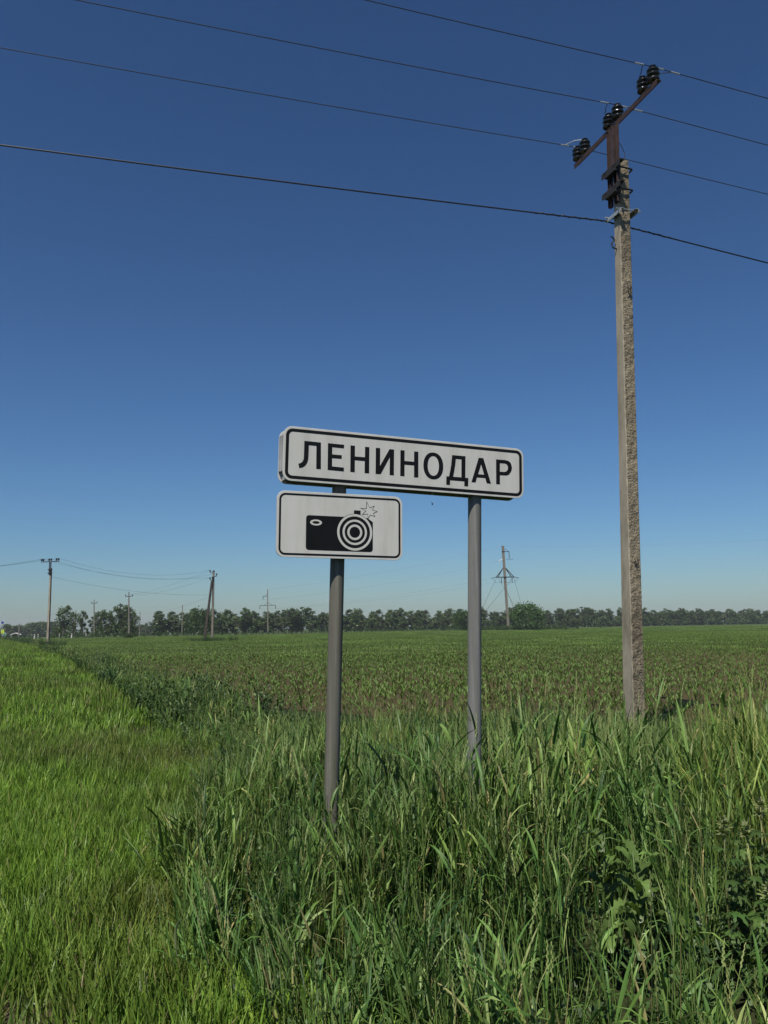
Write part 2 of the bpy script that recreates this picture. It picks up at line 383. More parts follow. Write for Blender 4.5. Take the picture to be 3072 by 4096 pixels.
# ------------------------------------------------------------------ flat print helpers for the signs
def rrect(L, H, r, seg=7):
    pts = []
    for cx, cy_, a0 in ((L / 2 - r, H / 2 - r, 0), (-L / 2 + r, H / 2 - r, 90), (-L / 2 + r, -H / 2 + r, 180), (L / 2 - r, -H / 2 + r, 270)):
        for k in range(seg + 1):
            a = R(a0 + 90 * k / seg); pts.append((cx + r * math.cos(a), cy_ + r * math.sin(a)))
    return pts
def slab(mb, pts, y0, y1):
    """outline in (x, z), from depth y0 (front) to y1"""
    n = len(pts); vs_ = [(x, y0, z) for x, z in pts] + [(x, y1, z) for x, z in pts]
    mb.add(vs_, [tuple(range(n)), tuple(reversed(range(n, 2 * n)))] + [(i, n + i, n + (i + 1) % n, (i + 1) % n) for i in range(n)])
    return mb
def ring(mb, outer, inner, y0, y1):
    n = len(outer); vs_ = [(x, y, z) for y in (y0, y1) for pts in (outer, inner) for x, z in pts]; fs_ = []
    for i in range(n):
        j = (i + 1) % n
        fs_ += [(i, j, n + j, n + i), (2 * n + i, 3 * n + i, 3 * n + j, 2 * n + j), (i, 2 * n + i, 2 * n + j, j), (n + i, n + j, 3 * n + j, 3 * n + i)]
    mb.add(vs_, fs_); return mb
def ellipse(cx, cz, rx, rz, n=48, p=1.0):
    out = []
    for k in range(n):
        c, s_ = math.cos(2 * math.pi * k / n), math.sin(2 * math.pi * k / n)
        out.append((cx + rx * math.copysign(abs(c) ** p, c), cz + rz * math.copysign(abs(s_) ** p, s_)))
    return out
def filled(name, outer, holes, y, depth, mat, parent):
    """a flat piece of film with holes, filled by a 2-D curve"""
    cu = bpy.data.curves.new(name, 'CURVE'); cu.dimensions = '2D'; cu.fill_mode = 'BOTH'; cu.extrude = depth / 2
    for pts in [outer] + holes:
        sp = cu.splines.new('POLY'); sp.points.add(len(pts) - 1); sp.use_cyclic_u = True
        for q, (x, z) in zip(sp.points, pts): q.co = (x, z, 0, 1)
    tmp = bpy.data.objects.new('tmp', cu)
    COL.objects.link(tmp)
    dg = bpy.context.evaluated_depsgraph_get()
    me = bpy.data.meshes.new_from_object(tmp.evaluated_get(dg))
    bpy.data.objects.remove(tmp); bpy.data.curves.remove(cu)
    me.name = name
    me.transform(Matrix(((1, 0, 0, 0), (0, 0, -1, y), (0, 1, 0, 0), (0, 0, 0, 1))))
    me.materials.clear(); me.materials.append(mat)
    o = bpy.data.objects.new(name, me); COL.objects.link(o); o.parent = parent; return o

# ------------------------------------------------------------------ town sign on two posts
SL, SH = 1.44, 0.2955
SC = Vector((0.146, 4.695, 2.494)); SYAW, SROLL = R(20.4), R(1.65)
LETTERS = [
 ([(-0.6069, 0.0743), (-0.5152, 0.0736), (-0.5117, -0.0728), (-0.5376, -0.0723), (-0.5396, 0.0523), (-0.5817, 0.0527), (-0.5821, -0.0089), (-0.5832, -0.026), (-0.5878, -0.0434), (-0.5972, -0.059), (-0.6118, -0.0708), (-0.6306, -0.0762), (-0.6367, -0.0522), (-0.6235, -0.0481), (-0.6139, -0.0397), (-0.6083, -0.0261), (-0.6072, -0.0111)], []),
 ([(-0.4757, 0.0738), (-0.3843, 0.0732), (-0.3847, 0.0527), (-0.4511, 0.0536), (-0.4508, 0.0142), (-0.3963, 0.0143), (-0.3967, -0.0061), (-0.4506, -0.0069), (-0.4498, -0.0519), (-0.3829, -0.0528), (-0.3828, -0.0743), (-0.4739, -0.0732)], []),
 ([(-0.3477, 0.0731), (-0.3222, 0.0733), (-0.3218, 0.0139), (-0.2638, 0.0146), (-0.264, 0.073), (-0.2392, 0.0731), (-0.2379, -0.0734), (-0.264, -0.0738), (-0.2643, -0.0073), (-0.3213, -0.0069), (-0.3207, -0.0736), (-0.346, -0.0735)], []),
 ([(-0.2016, 0.073), (-0.176, 0.0731), (-0.1755, -0.0273), (-0.1208, 0.0729), (-0.0939, 0.0726), (-0.0933, -0.0733), (-0.1181, -0.0731), (-0.1184, 0.0273), (-0.1707, -0.0724), (-0.2002, -0.073)], []),
 ([(-0.0558, 0.0727), (-0.0311, 0.0731), (-0.0311, 0.0138), (0.0262, 0.0137), (0.0264, 0.0725), (0.0515, 0.0734), (0.0529, -0.0736), (0.0275, -0.0747), (0.0268, -0.0072), (-0.0305, -0.0075), (-0.03, -0.073), (-0.0555, -0.0732)], []),
 (ellipse(0.1439, -0.0002, 0.0607, 0.077, 56, 0.92), [ellipse(0.1437, -0.0002, 0.0344, 0.056, 56, 0.92)]),
 ([(0.2597, 0.0724), (0.3435, 0.0729), (0.3424, -0.0529), (0.3615, -0.0527), (0.3604, -0.1014), (0.3368, -0.1013), (0.3367, -0.0742), (0.2476, -0.0740), (0.2469, -0.1012), (0.2238, -0.1011), (0.2246, -0.0526), (0.2408, -0.0526), (0.248, -0.0214), (0.2542, 0.0154)],
  [[(0.283, 0.0521), (0.3181, 0.0519), (0.3184, -0.052), (0.2661, -0.0525), (0.2728, -0.0239), (0.2792, 0.0175)]]),
 ([(0.4278, 0.0712), (0.4571, 0.0714), (0.5061, -0.0745), (0.4789, -0.0747), (0.4693, -0.0448), (0.4163, -0.0448), (0.4076, -0.0748), (0.3814, -0.0748)], [[(0.4431, 0.034), (0.462, -0.0252), (0.4237, -0.0255)]]),
 ([(0.5393, 0.0715), (0.6015, 0.0721), (0.6198, 0.0686), (0.6300, 0.0625), (0.6370, 0.0540), (0.6426, 0.0339), (0.6415, 0.019), (0.6376, 0.0078), (0.6256, -0.0095), (0.6160, -0.0160), (0.6044, -0.0190), (0.5642, -0.0203), (0.5639, -0.0743), (0.5396, -0.0743)],
  [[(0.5643, 0.0508), (0.5983, 0.0513), (0.6103, 0.0462), (0.6172, 0.0318), (0.6147, 0.0153), (0.605, 0.0047), (0.5918, 0.0013), (0.5637, 0.0009)]]),
]
SM = Matrix.Translation(SC) @ Matrix.Rotation(SYAW, 4, 'Z') @ Matrix.Rotation(SROLL, 4, 'Y')
post_fr = (-0.388, 0.430)               # along the sign
sign = empty('town_name_sign', (SC.x, SC.y, 0), (0, 0, 0), 'white town name sign with black border reading ЛЕНИНОДАР on two grey steel posts', 'road sign')
LOC = Matrix.Translation(Vector((-SC.x, -SC.y, 0))) @ SM
def in_sign(o): o.matrix_local = LOC; return o
panel = in_sign(slab(MB(), rrect(SL, SH, 0.046), 0.0, 0.005).build('front_panel', M['panel_white'], sign)); bevel(panel, 0.0015, 2)
bo, bi = rrect(SL - 0.024, SH - 0.024, 0.037), rrect(SL - 0.058, SH - 0.058, 0.022)
o = ring(MB(), bo, bi, -0.0007, 0.0).build('border', M['print_black'], panel)
for outer, holes in LETTERS: filled('letter', outer, holes, -0.0004, 0.0006, M['print_black'], panel)
o = in_sign(slab(MB(), rrect(SL, SH, 0.046), 0.108, 0.113).build('rear_panel', M['panel_white'], sign)); bevel(o, 0.0015, 2)
for zz in (-SH / 2 + 0.055, SH / 2 - 0.055):       # channel rails between the panels
    m_ = MB(); m_.box((0, 0.010, zz), (SL - 0.07, 0.010, 0.045)).box((0, 0.103, zz), (SL - 0.07, 0.010, 0.045)); in_sign(m_.build('rail', M['alu_edge'], sign))
for sx in (-1, 1):                                  # folded side strip
    m_ = MB(); m_.box((sx * (SL / 2 - 0.010), 0.0565, 0.012), (0.003, 0.1015, SH - 0.10)).box((sx * (SL / 2 - 0.0225), 0.0565, -SH / 2 + 0.024), (0.002, 0.1015, 0.022), rz=0.0)
    m_.box((sx * (SL / 2 - 0.0045), 0.095, 0.012), (0.008, 0.02, SH - 0.10)); in_sign(m_.build('side_strip', M['alu_edge'], sign))
m_ = MB(); m_.box((0, 0.0565, -SH / 2 + 0.006), (SL - 0.10, 0.1015, 0.003)); in_sign(m_.build('bottom_strip', M['dark_steel'], sign))
posts = {}
for k, s_ in enumerate(post_fr):
    axis = SM @ Vector((s_, 0.0565, 0))
    top = SM @ Vector((s_, 0.0565, SH / 2 - 0.03))
    if k == 0: bot = Vector(at_y(1317, 3520, axis.y)); bot.y = axis.y
    else: bot = Vector(at_y(1898, 3100, axis.y))
    d = (top - bot); bot = top - d * ((top.z + 0.05) / d.z)
    o = MB().tube([Vector((0, 0, 0)), top - bot], 0.0385, 40, 0.5, False).build('post', M['post_warm' if k == 0 else 'post_cool'], sign, True)
    o.location = bot - Vector((SC.x, SC.y, 0)); posts[k] = (bot, top)
    for zz in (-0.085, 0.085):                      # clamps round the post
        q = SM @ Vector((s_, 0.0565, zz))
        m_ = MB(); m_.tube([Vector((0, 0, -0.012)), Vector((0, 0, 0.012))], 0.0415, 20); m_.box((0, -0.046, 0), (0.05, 0.012, 0.022)); m_.box((0, 0.046, 0), (0.05, 0.012, 0.022))
        cl = m_.build('clamp', M['galv'], sign); cl.matrix_local = LOC @ Matrix.Translation(Vector((s_, 0.0565, zz)))

# ------------------------------------------------------------------ speed camera plate on the front post
PC = Vector((-0.230, 4.541, 2.132)); PYAW, PROLL = R(19.7), R(0.77)
PM = Matrix.Translation(PC) @ Matrix.Rotation(PYAW, 4, 'Z') @ Matrix.Rotation(PROLL, 4, 'Y')
plate = empty('camera_warning_plate', PC, (0, 0, 0), 'white plate with black photo camera pictogram and flash star below the town name sign', 'road sign')
plate.matrix_world = PM
pp = slab(MB(), rrect(0.70, 0.35, 0.042), 0.0, 0.004).build('panel', M['panel_white'], plate); bevel(pp, 0.0012, 2)
# folded rim behind the panel
ring(MB(), rrect(0.696, 0.346, 0.040), rrect(0.690, 0.340, 0.037), 0.004, 0.020).build('rim', M['alu_edge'], plate)
ring(MB(), rrect(0.676, 0.326, 0.034), rrect(0.655, 0.305, 0.024), -0.0007, 0.0).build('border', M['print_black'], pp)
BK, WH = M['print_black'], M['panel_white']
cxl, czl, s0 = 0.0766, -0.0312, 1.0
bodyp = [(-0.180, 0.0504), (0.0767, 0.0502), (0.150, 0.0485), (0.1790, 0.0275), (0.1791, -0.121), (0.1745, -0.131), (0.165, -0.1350), (-0.178, -0.1342), (-0.188, -0.130), (-0.1925, -0.119), (-0.1925, 0.036), (-0.189, 0.046)]
filled('camera_body', bodyp, [], -0.0003, 0.0004, BK, pp)
filled('lens_disc', ellipse(cxl, czl, 0.1005, 0.1005, 64), [], -0.0008, 0.0008, BK, pp)
for ro, ri in ((0.0985, 0.0860), (0.0685, 0.0572), (0.0420, 0.0300)):
    ring(MB(), ellipse(cxl, czl, ro, ro, 64), ellipse(cxl, czl, ri, ri, 64), -0.0018, -0.0012).build('lens_ring', WH, pp)
filled('flash_foot', [(0.0717, 0.0883), (0.109, 0.0881), (0.1091, 0.0600), (0.0712, 0.0620)], [], -0.0002, 0.0004, BK, pp)
ring(MB(), ellipse(-0.1383, 0.0129, 0.0325, 0.0158, 40), ellipse(-0.1383, 0.0129, 0.0198, 0.0076, 40), -0.0012, -0.0005).build('viewfinder', WH, pp)
STAR = [(0.143, 0.1395), (0.1613, 0.1059), (0.1886, 0.1181), (0.1768, 0.0958), (0.2054, 0.0872), (0.1821, 0.0758), (0.1921, 0.0579), (0.1651, 0.0666), (0.1508, 0.0453), (0.1496, 0.0708), (0.1178, 0.0669), (0.1382, 0.0875), (0.1089, 0.1014), (0.1412, 0.101)]
sx_, sz_ = sum(p[0] for p in STAR) / 14, sum(p[1] for p in STAR) / 14
ring(MB(), [(sx_ + (x - sx_) * 1.035, sz_ + (z - sz_) * 1.035) for x, z in STAR], [(sx_ + (x - sx_) * 0.90, sz_ + (z - sz_) * 0.90) for x, z in STAR], -0.0007, 0.0).build('flash_star', BK, pp)
# brackets to the post
bot, top = posts[0]
for zz in (-0.10, 0.10):
    wp = PM @ Vector((0, 0, zz)); t = (wp.z - bot.z) / (top.z - bot.z); ax = bot.lerp(top, t)
    ql = PM.inverted() @ ax
    m_ = MB(); m_.box((ql.x, (ql.y - 0.036 + 0.004) / 2, zz), (0.30, max(0.008, ql.y - 0.036 - 0.004), 0.03))
    m_.tube([(ql.x, ql.y, zz - 0.013), (ql.x, ql.y, zz + 0.013)], 0.0425, 20)
    m_.build('bracket', M['galv'], plate)

# ------------------------------------------------------------------ spider on its thread below the town sign
sp = SM @ Vector((0.0, 0.003, -SH / 2)); spx = at_y(1727, 2015, sp.y + 0.05)
hang = SM @ Vector(((SM.inverted() @ spx).x, 0.003, -SH / 2 + 0.002))
spi = empty('spider', (hang.x, hang.y, spx.z), (0, 0, 0.6), 'tiny dark spider hanging on a thread beneath the town name sign', 'spider')
m_ = MB()
m_.lathe([(0.0005, -0.0075), (0.0030, -0.0060), (0.0040, -0.0035), (0.0032, -0.0008), (0.0012, 0.0004), (0.0022, 0.0016), (0.0020, 0.0034), (0.0006, 0.0046)], (0, 0, 0), 12)
m_.build('body', M['spider'], spi, True)
for sgn in (-1, 1):
    for k in range(4):
        a = R(-55 + 38 * k); c, s_ = math.cos(a) * sgn, math.sin(a)
        MB().tube([(0.001 * c, 0, 0.002), (0.005 * c, 0.003 * s_, 0.0045 + 0.004 * s_), (0.0085 * c, 0.004 * s_, 0.004 + 0.009 * s_)], 0.00045, 5).build('leg', M['spider'], spi)
MB().tube([(0, 0, 0.003), (0, 0, hang.z - spx.z)], 0.00012, 4).build('thread', M['white_paint'], spi)

# ------------------------------------------------------------------ power poles
INS_PROF = [(0.012, 0.0), (0.060, 0.010), (0.072, 0.0), (0.076, 0.006), (0.074, 0.022), (0.058, 0.050), (0.056, 0.058), (0.078, 0.072), (0.082, 0.085), (0.080, 0.100), (0.062, 0.122), (0.061, 0.130), (0.076, 0.142), (0.079, 0.158), (0.070, 0.180), (0.045, 0.192), (0.030, 0.196), (0.030, 0.208), (0.045, 0.214), (0.044, 0.228), (0.02, 0.236)]
ins_mesh = MB().lathe([(r_ * 1.17, z_) for r_, z_ in INS_PROF], n=24).mesh('insulator', M['porcelain'], True)
pin_mesh = MB().tube([(0, 0, -0.07), (0, 0, 0.03)], 0.013, 10).mesh('pin', M['dark_steel'])
def obj_from(me, name, parent, loc=(0, 0, 0), rot=(0, 0, 0)):
    o = bpy.data.objects.new(name, me); COL.objects.link(o); o.parent = parent; o.location = loc; o.rotation_euler = rot; return o

def noise3(seed):
    rs = np.random.RandomState(seed); ph = rs.rand(40, 4)
    def f(p):
        s_ = 0.0
        for k in range(40):
            fr = 10 + 60 * ph[k, 3]; d = ph[k, :3] - 0.5
            s_ = s_ + np.sin(p @ (d * fr * 2.2) + ph[k, 0] * 50)
        return s_ / 6.0
    return f
def shaft_mesh(name, H, w_top, w_bot, t_top, t_bot, rough=True, step=0.03):
    """tapered rectangular concrete shaft; local x along the line (depth t), local y across it (width w); the -y face is the rough open-cast face"""
    m_ = MB(); nz = int(H / step) if rough else 10; per = []
    nf = 8 if rough else 1
    nx = noise3(5)
    for j in range(nz + 1):
        z = -0.05 + (H + 0.05) * j / nz; t = max(0, z / H)
        w, d = w_bot + (w_top - w_bot) * t, t_bot + (t_top - t_bot) * t
        c = 0.012
        ringp = [(-d / 2 + c, w / 2, 0), (-d / 2, w / 2 - c, 0), (-d / 2, -w / 2 + c, 0)]
        for k in range(nf + 1): ringp.append((-d / 2 + c + (d - 2 * c) * k / nf, -w / 2, 1))
        ringp += [(d / 2, -w / 2 + c, 0), (d / 2, w / 2 - c, 0), (d / 2 - c, w / 2, 0)]
        for x, y, fl in ringp:
            p = np.array([x, y, z]); q = 0.0
            if rough:
                q = float(nx(p * np.array([1, 1, 1.0]))) * (0.0055 if fl else 0.0006)
                if not fl and y < -w / 2 + c * 1.5 and x < 0: q *= 9.0
            m_.v.append((x, y - q, z)); m_.t.append(0.5)
        per = len(ringp)
    for j in range(nz):
        for k in range(per):
            a, b = j * per + k, j * per + (k + 1) % per
            m_.f.append((a, b, b + per, a + per)); m_.mi.append(1 if 3 <= k < 3 + nf else 0)
    m_.f.append(tuple(range(nz * per, (nz + 1) * per))); m_.mi.append(0)
    return m_.mesh(name, [M['concrete'], M['concrete_rough']])
def angle_bar(mb, a, b, w, t, up=(0, 0, 1), side=1):
    a, b = Vector(a), Vector(b); d = (b - a).normalized(); x = d.cross(Vector(up)).normalized(); y = x.cross(d)
    mb.beam(a + x * side * (w / 2 - t / 2), b + x * side * (w / 2 - t / 2), t, w, up)
    mb.beam(a + y * (w / 2 + t / 2) * 0 + y * (w / 2 - t / 2), b + y * (w / 2 - t / 2), w - t * 0.2, t, up)
    return mb
ARM_S = [(1.00, 'top'), (0.74, ''), (0.045, 'mid'), (-0.23, ''), (-0.965, ''), (-1.20, 'low')]      # insulator places along the cross arm, near end positive
def tee_pole(name, label, loc, rot, H, arm_z, detail):
    e = empty(name, loc, (0, 0, 0), label, 'utility pole')
    e.rotation_mode = 'QUATERNION'; e.rotation_quaternion = rot.to_quaternion()
    obj_from(shaft_mesh('shaft', H, 0.155, 0.265, 0.185, 0.195, detail), 'shaft', e)
    ox, ax_ = -0.105, -0.06
    arm = MB(); angle_bar(arm, (ax_, -1.13, arm_z), (ax_, 1.26, arm_z), 0.085, 0.010, (0, 0, 1), -1)
    arm = bevel(arm.build('cross_arm', M['rust'], e), 0.002)
    for yy, w_ in ((-0.075, 0.105), (0.105, 0.07)):
        m_ = MB(); m_.box((ox, yy, (arm_z - 0.035 + H - 0.72) / 2), (0.012, w_, arm_z - 0.035 - H + 0.72))
        for q in (-1, 1): m_.box((ox - 0.028, yy + q * (w_ / 2 - 0.005), (arm_z - 0.035 + H - 0.72) / 2), (0.044, 0.010, arm_z - 0.035 - H + 0.72))
        bevel(m_.build('upright', M['rust'], e), 0.002)
    for zz in (H - 0.16, H - 0.50):                     # clamp angle and U bolt
        cl = MB(); angle_bar(cl, (ox - 0.04, -0.26, zz), (ox - 0.04, 0.26, zz), 0.09, 0.010, (0, 0, 1), -1)
        cl.box((ox - 0.05, 0.0, zz - 0.05), (0.10, 0.30, 0.07))
        cl.tube([(ox - 0.02, -0.13, zz), (0.10, -0.125, zz - 0.01), (0.118, -0.115, zz - 0.012), (0.124, -0.09, zz - 0.012), (0.124, 0.09, zz - 0.012), (0.118, 0.115, zz - 0.012), (0.10, 0.125, zz - 0.01), (ox - 0.02, 0.13, zz)], 0.014, 8)
        cl = bevel(cl.build('clamp', M['dark_steel'], e), 0.002)
        for q in (-0.13, 0.13):
            b_ = MB(); b_.tube([(ox - 0.11, q, zz), (ox - 0.04, q, zz)], 0.014, 6); b_.tube([(ox - 0.085, q, zz), (ox - 0.065, q, zz)], 0.028, 6)
            b_.build('bolt', M['dark_steel'], cl)
    for s_, _k in ARM_S:
        i_ = obj_from(ins_mesh, 'insulator', e, (ax_, -s_, arm_z + 0.105)); obj_from(pin_mesh, 'pin', i_)
        i_.rotation_euler = (random.uniform(-.04, .04), random.uniform(-.04, .04), 0)
    if detail:
        zz = H - 0.90                                    # galvanised bracket with threaded rods
        br = MB(); angle_bar(br, (-0.125, -0.22, zz), (-0.125, 0.22, zz), 0.06, 0.008, (0, 0, 1), -1); bevel(br.build('bracket', M['galv'], e), 0.0015)
        br = MB(); angle_bar(br, (0.125, -0.22, zz + 0.02), (0.125, 0.26, zz + 0.02), 0.06, 0.008, (0, 0, 1), 1); bevel(br.build('bracket', M['galv'], e), 0.0015)
        for q in (-0.16, 0.16): MB().tube([(-0.20, q, zz + 0.035), (0.22, q, zz + 0.045)], 0.011, 8).build('threaded_rod', M['clamp_alu'], e)
        MB().tube([(-0.09, 0.02, zz - 0.52), (-0.16, 0.03, zz - 0.50), (-0.17, 0.035, zz - 0.43), (-0.12, 0.03, zz - 0.38), (-0.16, 0.03, zz - 0.33), (-0.185, 0.03, zz - 0.335)], 0.012, 8).build('hook', M['dark_steel'], e)
        # tie wire and stub on the top of the shaft
        MB().tube([(0.03, -0.05, H), (0.05, -0.04, H + 0.12), (-0.02, -0.05, H + 0.24), (ox + 0.02, -0.06, H + 0.30)], 0.006, 6).build('earth_wire', M['wire'], e)
        MB().tube([(-0.01, 0.02, H - 0.02), (0.0, 0.02, H + 0.06)], 0.014, 6).build('lifting_loop', M['rust'], e)
        for zz, yy in ((H - 2.1, 0.015), (2.45, 0.02)):
            w_ = MB()
            for q in range(3):
                w_.tube([(random.uniform(-.03, .03), -0.115 - 0.02 * random.random(), zz + random.uniform(-.10, .10)), (random.uniform(-.02, .04), -0.15, zz + random.uniform(-.05, .05)), (random.uniform(-.03, .04), -0.118, zz + random.uniform(-.12, .12))], 0.006, 5)
            w_.build('rusty_wire', M['dark_steel'], e)
    return e
random.seed(4)
PB = Vector((3.50, 12.4, 0.0)); P_YAW, P_LEAN = R(16.3), R(1.47)
PROT = (Matrix.Rotation(P_LEAN, 4, 'Y') @ Matrix.Rotation(P_YAW, 4, 'Z'))
PH, PARM = 8.66, 9.24
tee_pole('utility_pole', 'weathered concrete power pole with rusty cross arm rising from the grass behind the town sign', PB, PROT, PH, PARM, True)
PMAT = Matrix.Translation(PB) @ PROT
LDIR = (PROT @ Vector((1, 0, 0))); LDIR.z = 0; LDIR.normalize()

def wire_obj(name, pts, r, mat, label, group, seg=6):
    o = MB().tube(pts, r, seg).build(name, mat); return tag(o, label, 'wire', group)
def plane_hit(px, P0):
    """where the sight line through a pixel meets the upright plane that holds the wire"""
    nn = Vector((-LDIR.y, LDIR.x, 0)); d = ray(*px); q = EYE + d * ((P0 - EYE).dot(nn) / d.dot(nn))
    return (q - P0).dot(LDIR), q.z
def hung(P0, lpx, rpx, c=0.0010, tl=-46, tr=46):
    left, right = [], []
    for px, side, tend in ((lpx, left, tl), (rpx, right, tr)):
        t, z = plane_hit(px, P0); m = (z - P0.z - c * t * t) / t
        for k in range(31):
            tt = tend * (k / 30) ** 1.3; side.append(Vector((P0.x + LDIR.x * tt, P0.y + LDIR.y * tt, P0.z + m * tt + c * tt * tt)))
    return list(reversed(left[1:])) + right
tops = {k: PMAT @ Vector((-0.06, -s_, PARM + 0.105 + 0.222)) for s_, k in ARM_S if k}
clamps_at = []
for k, lpx, rpx, lab in (('top', (1463, 0), (3072, 394), 'thin bare power line wire over the raised tip of the cross arm'),
                    ('mid', (306, 0), (3072, 581), 'thin bare power line wire over the middle of the cross arm'),
                    ('low', (0, 191), (3072, 777), 'thin bare power line wire over the far end of the cross arm')):
    pts = hung(tops[k], lpx, rpx)
    w = wire_obj('power_line_wire', pts, 0.0062, M['wire'], lab, None)
    P0 = tops[k]; L0 = (pts[29] - P0).normalized(); R0 = (pts[31] - P0).normalized()
    def seg(q, t):          # a place t metres along the wire from the insulator
        arr = pts[30::-1] if t < 0 else pts[30:]; t = abs(t)
        for a, b in zip(arr, arr[1:]):
            if t <= (b - a).length: return a + (b - a).normalized() * t
            t -= (b - a).length
    def clamp(a, b):
        MB().tube([seg(0, a), seg(0, b)], 0.011, 8).build('clamp', M['clamp_alu'], w)
    if k != 'low':
        clamp(-0.30, -0.16); clamp(0.30, 0.44); clamp(0.07, 0.17); clamp(-0.05, 0.03)
        oth = PMAT @ Vector((-0.06, -(0.74 if k == 'top' else -0.23), PARM + 0.105 + 0.215)); e0 = seg(0, -0.17)
        MB().tube([e0, (e0 + oth) / 2 + Vector((-0.03, 0, -0.02 if k == 'top' else 0.03)), oth + Vector((-0.05, 0, 0.02))], 0.006, 6).build('jumper', M['wire'], w)
        MB().tube([seg(0, 0.32), seg(0, 0.15) + Vector((0, 0, -0.06)), P0 + Vector((0.06, 0, -0.12))], 0.005, 6).build('tie', M['wire'], w)
    else:
        clamp(-0.32, -0.17); clamp(-0.09, 0.03)
        oth = PMAT @ Vector((-0.06, 0.965, PARM + 0.105 + 0.228)); e0 = seg(0, -0.25)
        MB().tube([e0, (e0 + oth) / 2 + Vector((0, 0, 0.03)), oth + Vector((-0.02, 0, 0.0))], 0.006, 6).build('jumper', M['clamp_alu'], w)
# twisted cable lower on the shaft
P0 = PMAT @ Vector((-0.02, 0.13, 0)); _t, _z = plane_hit((2487, 893), P0); P0.z = _z
pts = hung(P0, (0, 580), (3072, 1052))
wire_obj('overhead_cable', pts, 0.011, M['cable_black'], 'thick black twisted cable strung past the concrete pole shaft', None, 8)
tw = MB()
for t in np.linspace(-1.0, 1.1, 60): pass
cab = bpy.data.objects['overhead_cable']
hel = []
for i in range(140):
    t = -1.2 + 2.4 * i / 139
    arr = pts[30::-1] if t < 0 else pts[30:]; q = abs(t); P = None
    for a, b in zip(arr, arr[1:]):
        if q <= (b - a).length: P = a + (b - a).normalized() * q; break
        q -= (b - a).length
    hel.append(P + Vector((0, math.cos(t * 34), math.sin(t * 34))) * 0.013)
MB().tube(hel, 0.006, 6).build('wrap', M['cable_black'], cab)

# ---- other poles of the plain
def gp(px, Y): 
    x = (px - CX) / F * Y * 0.9945; return Vector((x, Y, float(gz(x, Y))))
TB = gp(192, 87); T_ROT = Matrix.Rotation(R(0.2), 4, 'Y') @ Matrix.Rotation(R(68), 4, 'Z')
tee_pole('utility_pole', 'concrete power pole with level cross arm at the weedy field margin', TB, T_ROT, 7.85, 8.5, False)
TM = Matrix.Translation(TB) @ T_ROT

def plain_shaft(mb, a, b, w0, w1): return mb.beam(a, b, w0, w0, (0, 1, 0), w1, w1)
BB = gp(846, 104)
bp = empty('utility_pole', BB, (0, 0, 0), 'concrete pole propped by a slanting strut in a weedy clump', 'utility pole')
plain_shaft(MB(), (0, 0, -0.1), (0.06, 0, 8.45), 0.27, 0.19).build('shaft', M['concrete_grey'], bp)
plain_shaft(MB(), (-0.82, -0.7, -0.1), (-0.10, -0.16, 7.25), 0.30, 0.22).build('strut', M['strut_dark'], bp)
binding = MB(); binding.box((-0.02, -0.02, 7.35), (0.34, 0.36, 0.10)); binding.box((-0.02, -0.02, 7.72), (0.30, 0.32, 0.10)); binding.box((0, 0, 7.55), (0.24, 0.26, 0.35)); binding.build('binding', M['dark_steel'], bp)
bracket_ins = []
for sgn, zz in ((-1, 8.25), (1, 7.82), (-1, 7.36)):
    MB().beam((0.03, 0, zz), (sgn * 0.40 + 0.03, 0, zz + 0.02), 0.07, 0.08).build('bracket', M['dark_steel'], bp)
    i_ = obj_from(ins_mesh, 'insulator', bp, (sgn * 0.40 + 0.03, 0, zz + 0.12)); obj_from(pin_mesh, 'pin', i_); bracket_ins.append(BB + Vector((sgn * 0.40 + 0.03, 0, zz + 0.34)))
MB().box((0.06, 0, 8.46), (0.24, 0.24, 0.14)).build('cap', M['dark_steel'], bp)

def small_pole(px, Y, H, label, arm=True, lean=0.0, w=0.24):
    b = gp(px, Y); e = empty('utility_pole', b, (0, 0, 0), label, 'utility pole')
    plain_shaft(MB(), (0, 0, -0.1), (lean * H, 0, H * (0.88 if arm else 1)), w, w * 0.7).build('shaft', M['concrete_grey'], e)
    if arm:
        MB().beam((lean * H * .88, 0, H * 0.86), (lean * H, 0, H), 0.10, 0.10).build('spike', M['rust'], e)
        MB().beam((-0.62 + lean * H * .9, 0, H * 0.905 - 0.02), (0.62 + lean * H * .9, 0, H * 0.905 + 0.02), 0.10, 0.10).build('cross_arm', M['rust'], e)
        for q in (-0.6, 0.6): i_ = obj_from(ins_mesh, 'insulator', e, (q + lean * H * .9, 0, H * 0.905 + 0.08))
    return e, b + Vector((lean * H, 0, H))
_, p275 = small_pole(515, 150, 8.05, 'concrete pole with short cross arm standing in a green tuft before the leafy thicket', True, -0.03)
_, p200 = small_pole(376, 188, 8.1, 'concrete pole with short cross arm at the edge of the dark thicket', True, -0.035)
_, p163 = small_pole(301, 235, 7.4, 'slim weathered pole without cross arm between the tall thin trees', False, -0.02, 0.22)
_, p300 = small_pole(556, 245, 6.8, 'slim pole without cross arm in the gap between thicket and windbreak', False, 0, 0.2)
_, p392 = small_pole(725, 225, 7.7, 'pale slim pole in front of the bushy end of the windbreak', False, 0.005, 0.24)
b = gp(74, 262); e = empty('utility_pole', b, (0, 0, 0), 'short pale pole beside the bus shelter', 'utility pole')
plain_shaft(MB(), (0, 0, -0.2), (0.15, 0, 5.0), 0.34, 0.26).build('shaft', M['concrete_grey'], e); MB().box((0.15, 0, 5.02), (0.32, 0.32, 0.08)).build('cap', M['galv'], e)

